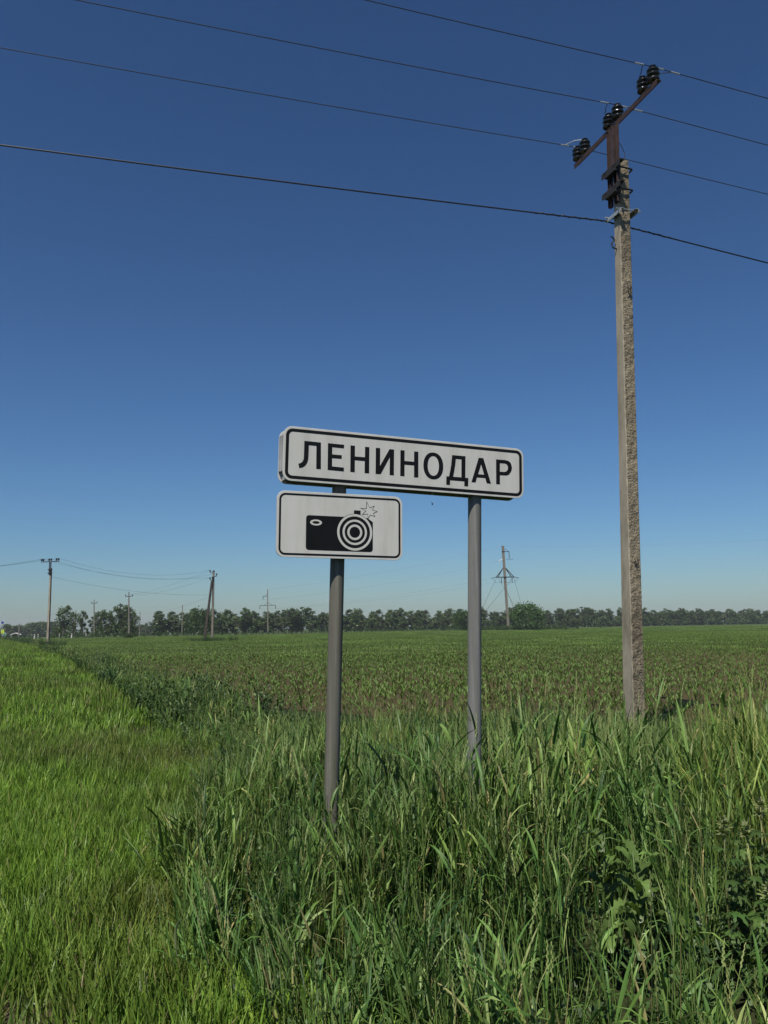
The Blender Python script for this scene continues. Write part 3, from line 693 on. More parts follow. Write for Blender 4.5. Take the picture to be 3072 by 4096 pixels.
# high-voltage pole by the windbreak
hv = gp(1068, 244); e = empty('high_voltage_pole', hv, (0, 0, 0), 'slender high voltage pole with staggered arms in front of the windbreak', 'utility pole')
plain_shaft(MB(), (0, 0, -0.1), (-0.20, 0, 12.35), 0.34, 0.20).build('shaft', M['concrete_grey'], e)
hv_pts = []
for x0, x1, zz in ((-0.18, -1.45, 10.4), (-0.1, 2.1, 7.8), (-0.1, -2.35, 7.75)):
    a = MB().beam((x0, 0, zz), (x1, 0, zz + 0.02), 0.13, 0.13); a.beam((x0, 0, zz + 0.9), (x1 * 0.55, 0, zz + 0.05), 0.07, 0.07); a.build('cross_arm', M['dark_steel'], e)
    MB().tube([(x1, 0, zz), (x1, 0, zz - 1.0)], 0.075, 6).build('insulator_string', M['porcelain'], e); hv_pts.append(hv + Vector((x1, 0, zz - 1.0)))
hv_top = hv + Vector((-0.2, 0, 12.3))

# guyed high-voltage anchor pole
tw_ = gp(2026, 243); tw_.z = -0.1
e = empty('high_voltage_pole', tw_, (0, 0, 0), 'tall guyed high voltage pole with triangular bracing beside the large round bush', 'utility pole')
TH, LX = 23.9, -0.86
def tx(z): return LX * z / TH
plain_shaft(MB(), (0, 0, -0.1), (LX, 0, TH), 0.66, 0.66).build('shaft', M['concrete_grey'], e)
zt, zb = 17.6, 15.0
for sgn in (-1, 1):
    for dx, dy in ((0.0, -0.45), (-0.55 * sgn, 0.45)):
        a = MB().beam((tx(zt) + sgn * 0.25, dy * 0.5, zt + 0.1), (tx(zb) + sgn * 2.5 + dx, dy, zb), 0.20, 0.20); a.build('brace', M['dark_steel'], e)
arm = MB().beam((tx(zb) - 2.6, -0.45, zb), (tx(zb) + 2.6, -0.45, zb), 0.20, 0.22); arm.build('cross_arm', M['dark_steel'], e)
arm = MB().beam((tx(zb) - 2.2, 0.45, zb), (tx(zb) + 2.2, 0.45, zb), 0.20, 0.22); arm.build('cross_arm', M['dark_steel'], e)
MB().beam((tx(22.3) , -0.36, 22.25), (tx(22.3) + 1.65, -0.36, 22.15), 0.16, 0.16).build('cross_arm', M['dark_steel'], e)
MB().tube([(tx(23), -0.3, 23.2), (tx(22.3) + 1.6, -0.36, 22.2)], 0.05, 5).build('tie_rod', M['dark_steel'], e)
MB().box((tx(22.25), 0, 22.25), (0.78, 0.78, 0.22)).build('collar', M['dark_steel'], e)
tw_att = []
def istr(a, b): MB().tube([a, b], 0.085, 6).build('insulator_string', M['porcelain'], e)
istr((tx(22.3) + 1.6, -0.36, 22.1), (tx(22.3) + 1.6, -0.36, 20.4))
MB().tube([(tx(20) + 0.4, -0.4, 20.15), (tx(20) + 1.0, -0.4, 20.0), (tx(22.3) + 1.6, -0.36, 20.35), (tx(20) + 2.7, -0.4, 20.0), (tx(20) + 0.9, -0.4, 19.95)], 0.04, 5).build('jumper', M['wire'], e)
for sgn in (-1, 1):
    x0 = tx(zb) + sgn * 1.05
    istr((x0 if sgn < 0 else x0 + 0.9, -0.45, zb - 0.2), (x0 if sgn < 0 else x0 + 0.9, -0.45, zb - 1.6))
    istr((tx(zb) + sgn * 2.6, -0.45, zb - 0.05), (tx(zb) + sgn * 3.9, -0.5, zb - 0.3)); tw_att.append(tw_ + Vector((tx(zb) + sgn * 3.9, -0.5, zb - 0.3)))
    MB().tube([(tx(zb) + sgn * 3.7, -0.5, zb - 0.35), (tx(zb) + sgn * 2.6, -0.5, zb - 1.55), (x0, -0.45, zb - 1.65), (tx(zb), -0.5, zb - 1.2)], 0.035, 5).build('jumper', M['wire'], e)
istr((tx(20) - 0.35, 0, 20.1), (tx(20) - 1.5, 0, 19.5)); tw_att.append(tw_ + Vector((tx(20) - 1.5, 0, 19.5)))
for x0, dy, gx, gy in ((-2.4, -.45, -10.8, -5), (2.3, -.45, -10.4, 6), (-2.0, -.45, 4.6, -6), (2.4, -.45, 6.2, 4), (0.3, -.3, 4.4, 5)):
    MB().tube([(tx(zb) + x0, dy, zb - 0.1 if abs(x0) > 1 else zb - 3.2), (gx, gy, 0.05)], 0.035, 5).build('guy_wire', M['dark_steel'], e)

def span(a, b, sag, r, lab, grp, nm='power_line_wire', n=14):
    pts = [a.lerp(b, k / n) - Vector((0, 0, 4 * sag * (k / n) * (1 - k / n))) for k in range(n + 1)]
    return wire_obj(nm, pts, r, M['wire'], lab, grp, 4)
# lines strung between them
lab1, grp1 = 'faint wire sagging from the level cross arm pole to the propped pole', 'wires between the level cross arm pole and the propped pole'
t_ins = [TM @ Vector((-0.06, -s_, 8.5 + 0.33)) for s_ in (1.0, -0.23, -1.2)]
for a, b, sg in zip(t_ins, bracket_ins, (1.1, 1.3, 0.9)): span(a, b, sg, 0.008, lab1, grp1)
span(TM @ Vector((0, 0, 7.0)), BB + Vector((0, 0, 5.6)), 0.6, 0.008, 'lower faint cable from the level cross arm pole to the propped pole', None)
lab2, grp2 = 'faint wire running from the level cross arm pole out over the road', 'wires from the level cross arm pole along the road'
for k, a in enumerate(t_ins): span(a, at_y(-420, 2300 + 4 * k, 100), 0.25, 0.008, lab2, grp2)
lab3, grp3 = 'faint wire dropping from the propped pole toward the short cross arm pole', 'wires from the propped pole to the short cross arm pole'
for a, dx in ((bracket_ins[0], -0.6), (bracket_ins[2], 0.6)): span(a, p275 + Vector((dx, 0, -0.55)), 0.5, 0.008, lab3, grp3)
span(BB + Vector((0, 0, 5.5)), p300 + Vector((0, 0, -0.3)), 0.8, 0.008, 'lowest faint wire from the propped pole to the slim pole in the gap', None)
lab4, grp4 = 'hair thin high voltage wire from the guyed pole to the slender high voltage pole', 'wires between the two high voltage poles'
for a, b in ((tw_ + Vector((LX, 0, TH)), hv_top), (tw_att[0], hv_pts[2]), (tw_att[1], hv_pts[1]), (tw_att[2], hv_pts[0])): span(a, b, 1.2, 0.009, lab4, grp4)
span(tw_ + Vector((LX, 0, TH)), tw_ + Vector((110, -40, TH + 1)), 2.0, 0.009, 'hair thin wire from the very top of the guyed pole over the field', None)

# ------------------------------------------------------------------ far roadside things
sh = gp(62, 300); e = empty('bus_shelter', sh, (0, 0, R(12)), 'small grey bus shelter with white arched roof edge by the far road', 'bus shelter')
MB().box((0, 1.0, 1.15), (2.6, 0.12, 2.3)).build('rear_wall', M['shelter_dark'], e)
MB().box((0.55, 0.2, 1.0), (1.0, 0.10, 2.0)).build('side_panel', M['shelter_grey'], e)
for q in (-1.25, 1.3): MB().box((q, -0.6, 1.2), (0.16, 0.16, 2.4)).build('post', M['white_paint'], e)
rf = MB()
arc = [(-1.7, 2.05), (-1.3, 2.25), (-0.6, 2.55), (0, 2.72), (0.6, 2.58), (1.2, 2.35), (1.75, 2.15)]
for (x0, z0), (x1, z1) in zip(arc, arc[1:]): rf.add([(x0, -0.8, z0), (x1, -0.8, z1), (x1, 1.2, z1), (x0, 1.2, z0), (x0, -0.8, z0 + 0.24), (x1, -0.8, z1 + 0.24), (x1, 1.2, z1 + 0.24), (x0, 1.2, z0 + 0.24)], [(0, 1, 2, 3), (7, 6, 5, 4), (0, 4, 5, 1), (2, 6, 7, 3), (1, 5, 6, 2), (0, 3, 7, 4)])
rf.build('roof', M['white_paint'], e)
def far_sign(px, Y, H, label, w, h, z, mat, rim=None, yaw=0.0, shape='square'):
    b = gp(px, Y); e = empty('road_sign', b, (0, 0, yaw), label, 'road sign')
    MB().tube([(0, 0, -0.2), (0, 0, H)], 0.06, 8).build('post', M['galv'], e)
    if shape == 'disc': pts = ellipse(0, z, w / 2, h / 2, 20)
    else: pts = [(x, q + z) for x, q in rrect(w, h, 0.08, 3)]
    p_ = slab(MB(), pts, -0.10, -0.07).build('panel', rim or mat, e)
    slab(MB(), [(x * 0.80, z + (q - z) * 0.80) for x, q in pts], -0.115, -0.10).build('face', mat, p_)
    return e
far_sign(8, 215, 4.6, 'tall post with a round blue and white road sign at its top', 0.9, 0.9, 4.0, M['blue_paint'], M['white_paint'], 0.2, 'disc')
far_sign(10, 255, 3.3, 'bright yellow green square road sign on the far verge', 0.85, 1.15, 2.6, M['yellow_paint'], None, 0.2)
far_sign(18, 275, 2.9, 'green road sign with white rim next to the bus shelter', 0.95, 0.95, 2.1, M['green_paint'], M['white_paint'], 0.2)
pmesh = MB().box((0, 0, 0.45), (0.24, 0.14, 0.90)).box((0, 0, 0.72), (0.245, 0.145, 0.12), mi=1).mesh('roadside_marker_post', [M['white_paint'], M['dark_steel']])
for px, off in ((127, 1), (138, 1), (152, 1), (237, 1), (286, 1.2), (343, 1.2)):
    u = (px - CX) / F
    Y = 150.0
    for _ in range(30):
        Y = float(road_y(u * Y)) + 5.0
    o = bpy.data.objects.new('roadside_marker_post', pmesh); COL.objects.link(o)
    o.location = (u * Y * .9945, Y, float(gz(u * Y, Y)) + 0.25)
    o.scale = (1, 1, 1.0); tag(o, 'little white marker post along the far road', 'marker post', 'white marker posts along the far road')
    o.location.z = float(gz(u * Y, Y)) - 0.02

# ------------------------------------------------------------------ trees
def leaf_cluster(mb, rs, c, r, n, size, flat=0.75):
    p = rs.normal(size=(n, 3)); p /= (np.linalg.norm(p, axis=1)[:, None] + 1e-6); p *= (rs.rand(n) ** 0.45)[:, None] * r; p[:, 2] *= flat
    for q in p:
        a = rs.rand() * 6.283; b = rs.normal() * 0.7; s_ = size * (0.6 + 0.8 * rs.rand())
        u = np.array([math.cos(a), math.sin(a), 0]) ; w = np.array([-math.sin(a) * math.sin(b), math.cos(a) * math.sin(b), math.cos(b)])
        o = c + q
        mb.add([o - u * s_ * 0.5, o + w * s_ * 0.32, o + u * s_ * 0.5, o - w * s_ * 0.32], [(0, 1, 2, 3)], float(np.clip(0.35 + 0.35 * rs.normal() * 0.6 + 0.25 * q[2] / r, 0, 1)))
def make_tree(seed, H, spread, clear, ncl, leaves, lsize, wob=0.04):
    """returns (trunk mesh, crown mesh): tapered trunk with limbs, foliage in separate clumps round the limb ends"""
    rs = np.random.RandomState(seed); tr, cr = MB(), MB()
    n = 6; pts = [(wob * H * rs.normal() * (k / n), wob * H * rs.normal() * (k / n), H * 0.92 * k / n - 0.1) for k in range(n + 1)]
    tr.tube(pts, [0.016 * H * (1 - 0.85 * k / n) + 0.02 for k in range(n + 1)], 6)
    for k in range(ncl):
        t = clear + (1 - clear) * (k + rs.rand()) / ncl; a = rs.rand() * 6.283
        rad = spread * (0.25 + 0.75 * math.sin(math.pi * min(1, max(0.08, (t - clear) / (1.06 - clear)))) ** 0.7) * (0.45 + 0.6 * rs.rand())
        i = min(int(t * 0.9 * n), n - 1); base = np.array(pts[max(i - 1, 0)])
        tip = np.array([pts[i][0] + math.cos(a) * rad, pts[i][1] + math.sin(a) * rad, H * t])
        mid = (base + tip) / 2 + np.array([0, 0, -0.05 * H])
        tr.tube([base, mid, tip], [0.006 * H + 0.01, 0.004 * H + 0.008, 0.01], 4)
        leaf_cluster(cr, rs, tip, spread * (0.30 + 0.25 * rs.rand()), leaves, lsize)
    return tr.mesh('trunk', M['bark'], True), cr
def make_shrub(seed, H, W, n, lsize, mat):
    rs = np.random.RandomState(seed); tr, cr = MB(), MB()
    for k in range(7):
        a = rs.rand() * 6.283; r = W * 0.35 * rs.rand()
        tr.tube([(0.1 * math.cos(a), 0.1 * math.sin(a), -0.05), (r * 0.5 * math.cos(a), r * 0.5 * math.sin(a), H * 0.35), (r * math.cos(a), r * math.sin(a), H * 0.8)], [0.02 * H, 0.014 * H, 0.01], 4)
    for k in range(n):
        a = rs.rand() * 6.283; zz = rs.rand() ** 0.8; rr_ = W * 0.5 * math.sqrt(max(0.05, 1 - (abs(zz - 0.38) / 0.68) ** 2)) * (0.35 + 0.65 * math.sqrt(rs.rand()))
        leaf_cluster(cr, rs, np.array([math.cos(a) * rr_, math.sin(a) * rr_, H * (0.08 + 0.84 * zz)]), 0.17 * W * (0.6 + 0.6 * rs.rand()), 26, lsize, 0.9)
    return tr.mesh('trunk', M['bark'], True), cr
tvars = []
for k in range(9):
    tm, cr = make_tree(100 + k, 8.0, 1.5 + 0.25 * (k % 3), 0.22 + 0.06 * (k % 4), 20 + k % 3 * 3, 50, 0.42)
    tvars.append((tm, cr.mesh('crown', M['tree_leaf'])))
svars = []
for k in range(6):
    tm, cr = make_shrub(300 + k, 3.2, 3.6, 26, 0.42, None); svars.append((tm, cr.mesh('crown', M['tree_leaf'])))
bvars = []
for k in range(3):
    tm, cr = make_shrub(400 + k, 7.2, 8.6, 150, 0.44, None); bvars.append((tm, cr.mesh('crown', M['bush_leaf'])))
rvars = []
for k in range(3):
    tm, cr = make_shrub(500 + k, 6.5, 6.0, 70, 0.55, None); rvars.append((tm, cr.mesh('crown', M['tree_leaf'])))
def plant_tree(name, var, loc, rz, s_, label, cat, group, sz=None):
    e = empty(name, loc, (0, 0, rz), label, cat, group); e.scale = (s_, s_, sz or s_)
    obj_from(var[0], 'trunk', e); obj_from(var[1], 'crown', e); return e
rs = np.random.RandomState(11)
WB = [(-64, 244), (-46, 262), (0, 312), (85, 382), (195, 478), (345, 600)]       # the windbreak
def along(poly, step, jit):
    out = []; carry = 0.0
    for (x0, y0), (x1, y1) in zip(poly, poly[1:]):
        L = math.hypot(x1 - x0, y1 - y0); t = carry
        while t < L:
            out.append((x0 + (x1 - x0) * t / L, y0 + (y1 - y0) * t / L)); t += step * (1 + jit * (rs.rand() - 0.5))
        carry = t - L
    return out
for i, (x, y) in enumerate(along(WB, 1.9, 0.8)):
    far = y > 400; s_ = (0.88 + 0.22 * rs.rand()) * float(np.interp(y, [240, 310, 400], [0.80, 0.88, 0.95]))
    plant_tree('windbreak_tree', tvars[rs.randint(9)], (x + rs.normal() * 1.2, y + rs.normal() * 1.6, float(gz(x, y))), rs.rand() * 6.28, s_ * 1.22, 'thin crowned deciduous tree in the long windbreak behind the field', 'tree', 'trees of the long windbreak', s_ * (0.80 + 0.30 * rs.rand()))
for i, (x, y) in enumerate(along(WB, 2.4, 0.6)):
    s_ = 1.0 + 0.6 * rs.rand()
    plant_tree('windbreak_shrub', svars[rs.randint(6)], (x + 1.0 + rs.normal() * 0.8, y - 1.6 + rs.normal() * 0.8, float(gz(x, y))), rs.rand() * 6.28, s_, 'dark shrub in the understory of the long windbreak', 'shrub', 'understory shrubs of the long windbreak')
for px, Y, s_, v_, lab in ((2101, 229, 1.0, 0, 'large round bright green bush beside the guyed high voltage pole'), (1850, 231, 0.74, 1, 'rounded green bush half hidden behind the cooler grey sign post')):
    plant_tree('bush', bvars[v_], gp(px, Y), 1.0 + v_, s_, lab, 'bush', None)
plant_tree('bush', bvars[2], gp(806, 192), 0.4, 0.68, 'upright green bush behind the propped pole', 'bush', None, 0.82)
# thicket left of the gap, and loose trees
for k, (px, Y, s_) in enumerate(((372, 212, .62), (392, 205, .72), (412, 214, .80), (436, 206, .70), (462, 210, .86), (486, 204, .92), (508, 212, .85), (528, 206, .66))):
    plant_tree('thicket_tree', tvars[(k * 4 + 1) % 9], gp(px, Y), k * 1.3, s_, 'tree of the leafy thicket behind the road at the short cross arm poles', 'tree', 'trees of the leafy thicket')
for k, (px, Y, s_) in enumerate(((378, 205, .62), (402, 203, .75), (428, 206, .8), (455, 204, .95), (480, 205, 1.05), (506, 203, 1.0), (530, 204, .8))):
    plant_tree('thicket_shrub', svars[k % 6], gp(px, Y), k * 2.1, s_, 'dark shrub at the foot of the leafy thicket', 'shrub', 'shrubs of the leafy thicket')
plant_tree('loose_tree', tvars[2], gp(252, 196), 0.3, 0.78, 'tallest loose tree with bare lower trunk right of the level cross arm pole', 'tree', None, 0.86)
plant_tree('loose_tree', tvars[5], gp(290, 202), 1.3, 0.62, 'sparse tree with light crown beside the slim weathered pole', 'tree', None, 0.72)
plant_tree('loose_tree', tvars[7], gp(327, 200), 2.3, 0.60, 'sparse slender tree standing alone before the leafy thicket', 'tree', None, 0.72)
for k, (px, Y, s_) in enumerate(((228, 206, .85), (262, 209, .9), (300, 212, .6), (338, 210, .7))):
    plant_tree('loose_shrub', svars[k % 6], gp(px, Y), k, s_, 'dark shrub among the loose trees', 'shrub', 'shrubs among the loose trees')
for k, px in enumerate(range(30, 232, 9)):
    hh = (1.05 if px < 80 else 0.75 if px < 112 else 1.2) * (0.9 + 0.25 * rs.rand())
    plant_tree('far_wood_tree', rvars[k % 3], gp(px + rs.normal() * 2, 500 + rs.rand() * 30), k, hh * 1.15, 'round crowned tree of the dark far wood behind the bus shelter', 'tree', 'trees of the far wood', hh)
for k, px in enumerate(range(-4, 24, 9)):
    plant_tree('far_wood_tree', rvars[k % 3], gp(px, 520), k, 0.8, 'round crowned tree of the dark far wood behind the bus shelter', 'tree', 'trees of the far wood', 0.55)
for k, px in enumerate(range(548, 672, 9)):
    hh = 0.72 + 0.25 * rs.rand()
    plant_tree('distant_tree', tvars[k % 9] if k % 2 else rvars[k % 3], gp(px, 430 + rs.rand() * 20), k, 0.95, 'hazy distant tree seen through the gap before the windbreak', 'tree', 'distant trees in the gap', hh)

# ------------------------------------------------------------------ grass and crops
def blade(mb, rs, base, az, lean, curve, L, W, tint, seg=4, fold=0.0, taper=0.0):
    """a leaf blade: starts at base, leans 'lean' from upright towards az and bends on by 'curve'"""
    d = np.array([math.cos(az), math.sin(az), 0.0]); side = np.array([-math.sin(az), math.cos(az), 0.0]); p = np.array(base, float)
    tw = rs.normal() * 0.5; vs_, fs_ = [], []; st = 3 if fold else 2
    for k in range(seg + 1):
        t = k / seg; ang = lean + curve * t * t
        w = W * (math.sin(math.pi * min(1, 0.22 + 0.78 * t)) ** 0.8 if not taper else (1 - t) ** taper * (1 - 0.0 * t)) * 0.5 + 0.0004
        s2 = side * math.cos(tw * t) + (d * math.cos(ang) - np.array([0, 0, math.sin(ang)])) * math.sin(tw * t)
        if fold:
            nrm = np.cross(s2, d * math.sin(ang) + np.array([0, 0, math.cos(ang)]))
            vs_ += [p - s2 * w, p + nrm * w * fold, p + s2 * w]
        else: vs_ += [p - s2 * w, p + s2 * w]
        p = p + (d * math.sin(ang) + np.array([0, 0, math.cos(ang)])) * (L / seg)
    for k in range(seg):
        for q in range(st - 1): fs_.append((k * st + q, k * st + q + 1, (k + 1) * st + q + 1, (k + 1) * st + q))
    mb.add(vs_, fs_, float(np.clip(tint, 0, 1)))
WIND = 0.5
def tall_clump(seed, stems, h0, h1, spread, heads=0.6, leafy=3, wide=1.0):
    rs = np.random.RandomState(seed); mb = MB()
    for _ in range(stems):
        a = rs.rand() * 6.283; r = spread * math.sqrt(rs.rand()); base = np.array([math.cos(a) * r, math.sin(a) * r, -0.02])
        H = h0 + (h1 - h0) * rs.rand(); az = WIND + rs.normal() * 1.3; ln = abs(rs.normal()) * 0.10 + 0.02; d = np.array([math.cos(az), math.sin(az), 0.0])
        dry = rs.rand() < 0.07; tb = 0.97 if dry else 0.30 + 0.34 * rs.rand()
        n = 3; pts = [base + d * (ln * H * (k / n) ** 1.5) + np.array([0, 0, H * k / n]) for k in range(n + 1)]
        mb.tube(pts, [0.0026, 0.0024, 0.002, 0.0013], 3, tb + 0.12, False)
        for q in range(leafy):
            t = (0.42 if h1 > 0.8 else 0.22) + 0.52 * (q + rs.rand()) / leafy; i = min(int(t * n), n - 1); P = pts[i] + (pts[i + 1] - pts[i]) * (t * n - i)
            big = rs.rand()
            blade(mb, rs, P, az + rs.normal() * 1.6, 0.15 + 0.50 * rs.rand(), (0.2 + 2.3 * rs.rand() ** 2), (0.10 + 0.19 * rs.rand()), (0.006 + 0.015 * big ** 1.7) * wide, tb + rs.normal() * 0.16, 5, 0.35)
        if rs.rand() < heads:
            P = pts[-1]; L = 0.07 + 0.06 * rs.rand(); u = (pts[-1] - pts[-2]); u /= np.linalg.norm(u); sd = np.array([-math.sin(az + 1), math.cos(az + 1), 0])
            tt = 0.80 + 0.12 * rs.rand(); m_ = 9
            mb.tube([P, P + u * L], [0.0016, 0.0008], 3, tt, False)
            for k in range(m_):
                c = P + u * (L * k / m_); s_ = 1 if k % 2 else -1; w = 0.0055 * (1 - 0.5 * k / m_)
                mb.add([c, c + sd * s_ * w + u * 0.005, c + u * 0.016 + sd * s_ * w * 0.6, c + u * 0.008], [(0, 1, 2, 3)], tt)
    return mb
def short_clump(seed, n, h0, h1, spread, w0, w1, leanv=0.35):
    rs = np.random.RandomState(seed); mb = MB()
    for _ in range(n):
        a = rs.rand() * 6.283; r = spread * math.sqrt(rs.rand())
        t = 0.18 + 0.62 * rs.rand()
        if rs.rand() < 0.05: t = 0.9 + 0.1 * rs.rand()
        blade(mb, rs, (math.cos(a) * r, math.sin(a) * r, -0.015), WIND + rs.normal() * 1.7, abs(rs.normal()) * leanv, 0.1 + 1.1 * rs.rand() ** 2, h0 + (h1 - h0) * rs.rand(), w0 + (w1 - w0) * rs.rand() ** 2, t, 3, 0, 0.0)
    return mb
def weed_clump(seed, stems, h0, h1, spread):
    rs = np.random.RandomState(seed); mb = MB()
    for _ in range(stems):
        a = rs.rand() * 6.283; r = spread * math.sqrt(rs.rand()); H = h0 + (h1 - h0) * rs.rand(); az = rs.rand() * 6.283
        base = np.array([math.cos(a) * r, math.sin(a) * r, -0.02]); tip = base + np.array([math.cos(az) * 0.15 * H, math.sin(az) * 0.15 * H, H])
        mb.tube([base, (base + tip) / 2, tip], [0.004, 0.003, 0.0015], 3, 0.4, False)
        for q in range(12):
            t = 0.15 + 0.85 * q / 12
            blade(mb, rs, base + (tip - base) * t, rs.rand() * 6.283, 0.5 + 0.6 * rs.rand(), 0.4 + 0.8 * rs.rand(), 0.05 + 0.11 * rs.rand() * (1.15 - t), 0.014 + 0.022 * rs.rand(), 0.25 + 0.5 * rs.rand(), 3, 0.0)
    return mb
def corn_plant(rs, mb, base, H, seg=4, nl=5):
    mb.tube([base, base + np.array([0, 0, H * 0.45])], [0.006, 0.004], 4, 0.7, False)
    a0 = rs.rand() * 3.14
    for q in range(nl):
        t = 0.1 + 0.35 * q / nl
        blade(mb, rs, base + np.array([0, 0, H * t]), a0 + (q % 2) * 3.14 + rs.normal() * 0.5, 0.30 + 0.5 * rs.rand(), 0.7 + 1.1 * rs.rand(), H * (0.55 + 0.4 * rs.rand()), 0.014 + 0.010 * rs.rand(), 0.30 + 0.45 * rs.rand(), seg, 0.3 if seg > 2 else 0)
srcs = {}
def make_sources(key, mbs, mat):
    srcs[key] = [bpy.data.objects.new(f'{key}_source', mb.mesh(key, mat, True)) for mb in mbs]        # never linked to the scene: only their meshes are read
make_sources('tall', [tall_clump(700 + k, 14, 0.60, 1.02, 0.13, 0.72, 3, 0.9 + 0.35 * (k % 3 == 0)) for k in range(9)], M['tall_grass'])
make_sources('stalk', [tall_clump(720 + k, 4, 0.86, 1.14, 0.10, 1.0, 2, 0.75) for k in range(6)], M['tall_grass'])
make_sources('mid', [tall_clump(740 + k, 16, 0.34, 0.62, 0.13, 0.30, 3, 0.85) for k in range(7)], M['tall_grass'])
make_sources('short', [short_clump(760 + k, 58, 0.09, 0.22, 0.11, 0.0035, 0.0085) for k in range(8)], M['verge_grass'])
make_sources('carpet', [short_clump(780 + k, 90, 0.12, 0.27, 0.34, 0.008, 0.018) for k in range(5)], M['verge_grass'])
make_sources('weed', [weed_clump(800 + k, 9, 0.35, 0.75, 0.20) for k in range(6)], M['weed_dark'])
corn_src = []
for k in range(6):
    mb = MB(); corn_plant(np.random.RandomState(820 + k), mb, np.zeros(3), 0.165, 3, 5); corn_src.append(mb)
make_sources('corn', corn_src, M['corn_leaf'])
patch_src = []
for k in range(5):
    mb = MB(); r_ = np.random.RandomState(840 + k)
    for i in range(7):
        for j in range(20):
            corn_plant(r_, mb, np.array([-1.5 + 3 * (j + r_.rand() * 0.8) / 20, -1.5 + 3 / 7 * (i + 0.5) + r_.normal() * 0.04, 0]), 0.19 * (0.75 + 0.45 * r_.rand()), 2, 4)
    patch_src.append(mb)
make_sources('corn_patch', patch_src, M['corn_leaf'])

def scatter(name, key, P, rot, scl, idx, label, cat):
    P = np.asarray(P, np.float32); n = len(P)
    me = bpy.data.meshes.new(name); me.vertices.add(n); me.vertices.foreach_set('co', P.ravel())
    for an, ty, dat in (('rot', 'FLOAT_VECTOR', rot), ('scl', 'FLOAT_VECTOR', scl)):
        at = me.attributes.new(an, ty, 'POINT'); at.data.foreach_set('vector', np.asarray(dat, np.float32).ravel())
    at = me.attributes.new('idx', 'INT', 'POINT'); at.data.foreach_set('value', np.asarray(idx, np.int32))
    o = bpy.data.objects.new(name, me); COL.objects.link(o); tag(o, label, cat, None, 'stuff')
    ng = bpy.data.node_groups.new(name, 'GeometryNodeTree')
    ng.interface.new_socket('Geometry', in_out='INPUT', socket_type='NodeSocketGeometry'); ng.interface.new_socket('Geometry', in_out='OUTPUT', socket_type='NodeSocketGeometry')
    N, Lk = ng.nodes, ng.links
    gi, go = N.new('NodeGroupInput'), N.new('NodeGroupOutput'); jn = N.new('GeometryNodeJoinGeometry')
    for s_ in srcs[key]:
        oi = N.new('GeometryNodeObjectInfo'); oi.inputs['Object'].default_value = s_; oi.inputs['As Instance'].default_value = False
        gt = N.new('GeometryNodeGeometryToInstance'); Lk.new(oi.outputs['Geometry'], gt.inputs[0]); Lk.new(gt.outputs[0], jn.inputs[0])
    ip = N.new('GeometryNodeInstanceOnPoints'); ip.inputs['Pick Instance'].default_value = True
    Lk.new(gi.outputs[0], ip.inputs['Points']); Lk.new(jn.outputs[0], ip.inputs['Instance'])
    for an, ty, sk in (('rot', 'FLOAT_VECTOR', 'Rotation'), ('scl', 'FLOAT_VECTOR', 'Scale'), ('idx', 'INT', 'Instance Index')):
        na = N.new('GeometryNodeInputNamedAttribute'); na.data_type = ty; na.inputs['Name'].default_value = an
        Lk.new(na.outputs['Attribute'], ip.inputs[sk])
    Lk.new(ip.outputs[0], go.inputs[0])
    md = o.modifiers.new('scatter', 'NODES'); md.node_group = ng
    return o
rs = np.random.RandomState(21)
def poisson_ish(x0, x1, y0, y1, dens):
    n = int((x1 - x0) * (y1 - y0) * dens); return x0 + (x1 - x0) * rs.rand(n), y0 + (y1 - y0) * rs.rand(n)
def in_view(x, y, margin=1.2): return (np.abs(x) < y * 0.50 + margin) & (y > 1.7)
def vnoise(x, y, s_, seed=0):
    r_ = np.random.RandomState(seed); out = 0
    for k in range(12):
        a = r_.rand() * 6.283; fq = s_ * (0.5 + 1.5 * r_.rand()); out = out + np.sin((x * math.cos(a) + y * math.sin(a)) * fq + r_.rand() * 6.283)
    return out / 12 * 1.8          # about -1..1
LB = [(1.7, 0.0), (3.4, -0.38), (4.1, -0.82), (5.7, -1.22), (7.5, -1.50), (10.5, -2.1), (16, -4.2), (24, -7.6), (44, -16.2), (90, -37), (160, -72)]    # where the mown verge ends: y, x
def verge_x(y): return np.interp(y, [p[0] for p in LB], [p[1] for p in LB])
def tilt(n, a=0.14): return rs.normal(size=n) * a, rs.normal(size=n) * a
# -- tall wild grass round the sign posts
def wild_height(x, y):
    h = np.interp(y, [1.7, 2.6, 3.4, 4.3, 5.0, 6.4, 7.6, 9.0, 12.5], [0.40, 0.48, 0.66, 0.92, 1.02, 0.97, 0.66, 0.40, 0.30])
    near_front_post = np.exp(-(((x + 0.32) / 0.55) ** 2 + ((y - 4.05) / 0.55) ** 2)); h = h * (1 - 0.20 * near_front_post) * (1 + 0.20 * np.exp(-(((x - 0.42) / 0.5) ** 2 + ((y - 4.5) / 0.45) ** 2)))
    left = smooth((x - verge_x(y) + 0.05) / 0.8); return h * (0.55 + 0.45 * left) * (1 + 0.14 * vnoise(x, y, 1.6, 3))
x, y = poisson_ish(-6, 11, 1.7, 13.5, 26)
dens_keep = rs.rand(len(x)) < np.interp(y, [2, 3.6, 4.4, 7, 8.5, 13], [1.0, 1.0, 0.62, 0.62, 0.9, 0.8]) * (0.85 + 0.4 * vnoise(x, y, 2.4, 51))
dens_keep |= (np.hypot((x - 0.42) / 0.34, (y - 4.55) / 0.30) < 1) | (np.hypot((x + 0.27) / 0.30, (y - 4.25) / 0.32) < 1)       # thick round the feet of the posts
ok = in_view(x, y) & (x > verge_x(y) - 0.05 + 0.12 * vnoise(x, y, 2.2, 5)) & (y < edge_y(x) - 0.15 + 0.35 * vnoise(x, y, 1.2, 6)) & dens_keep
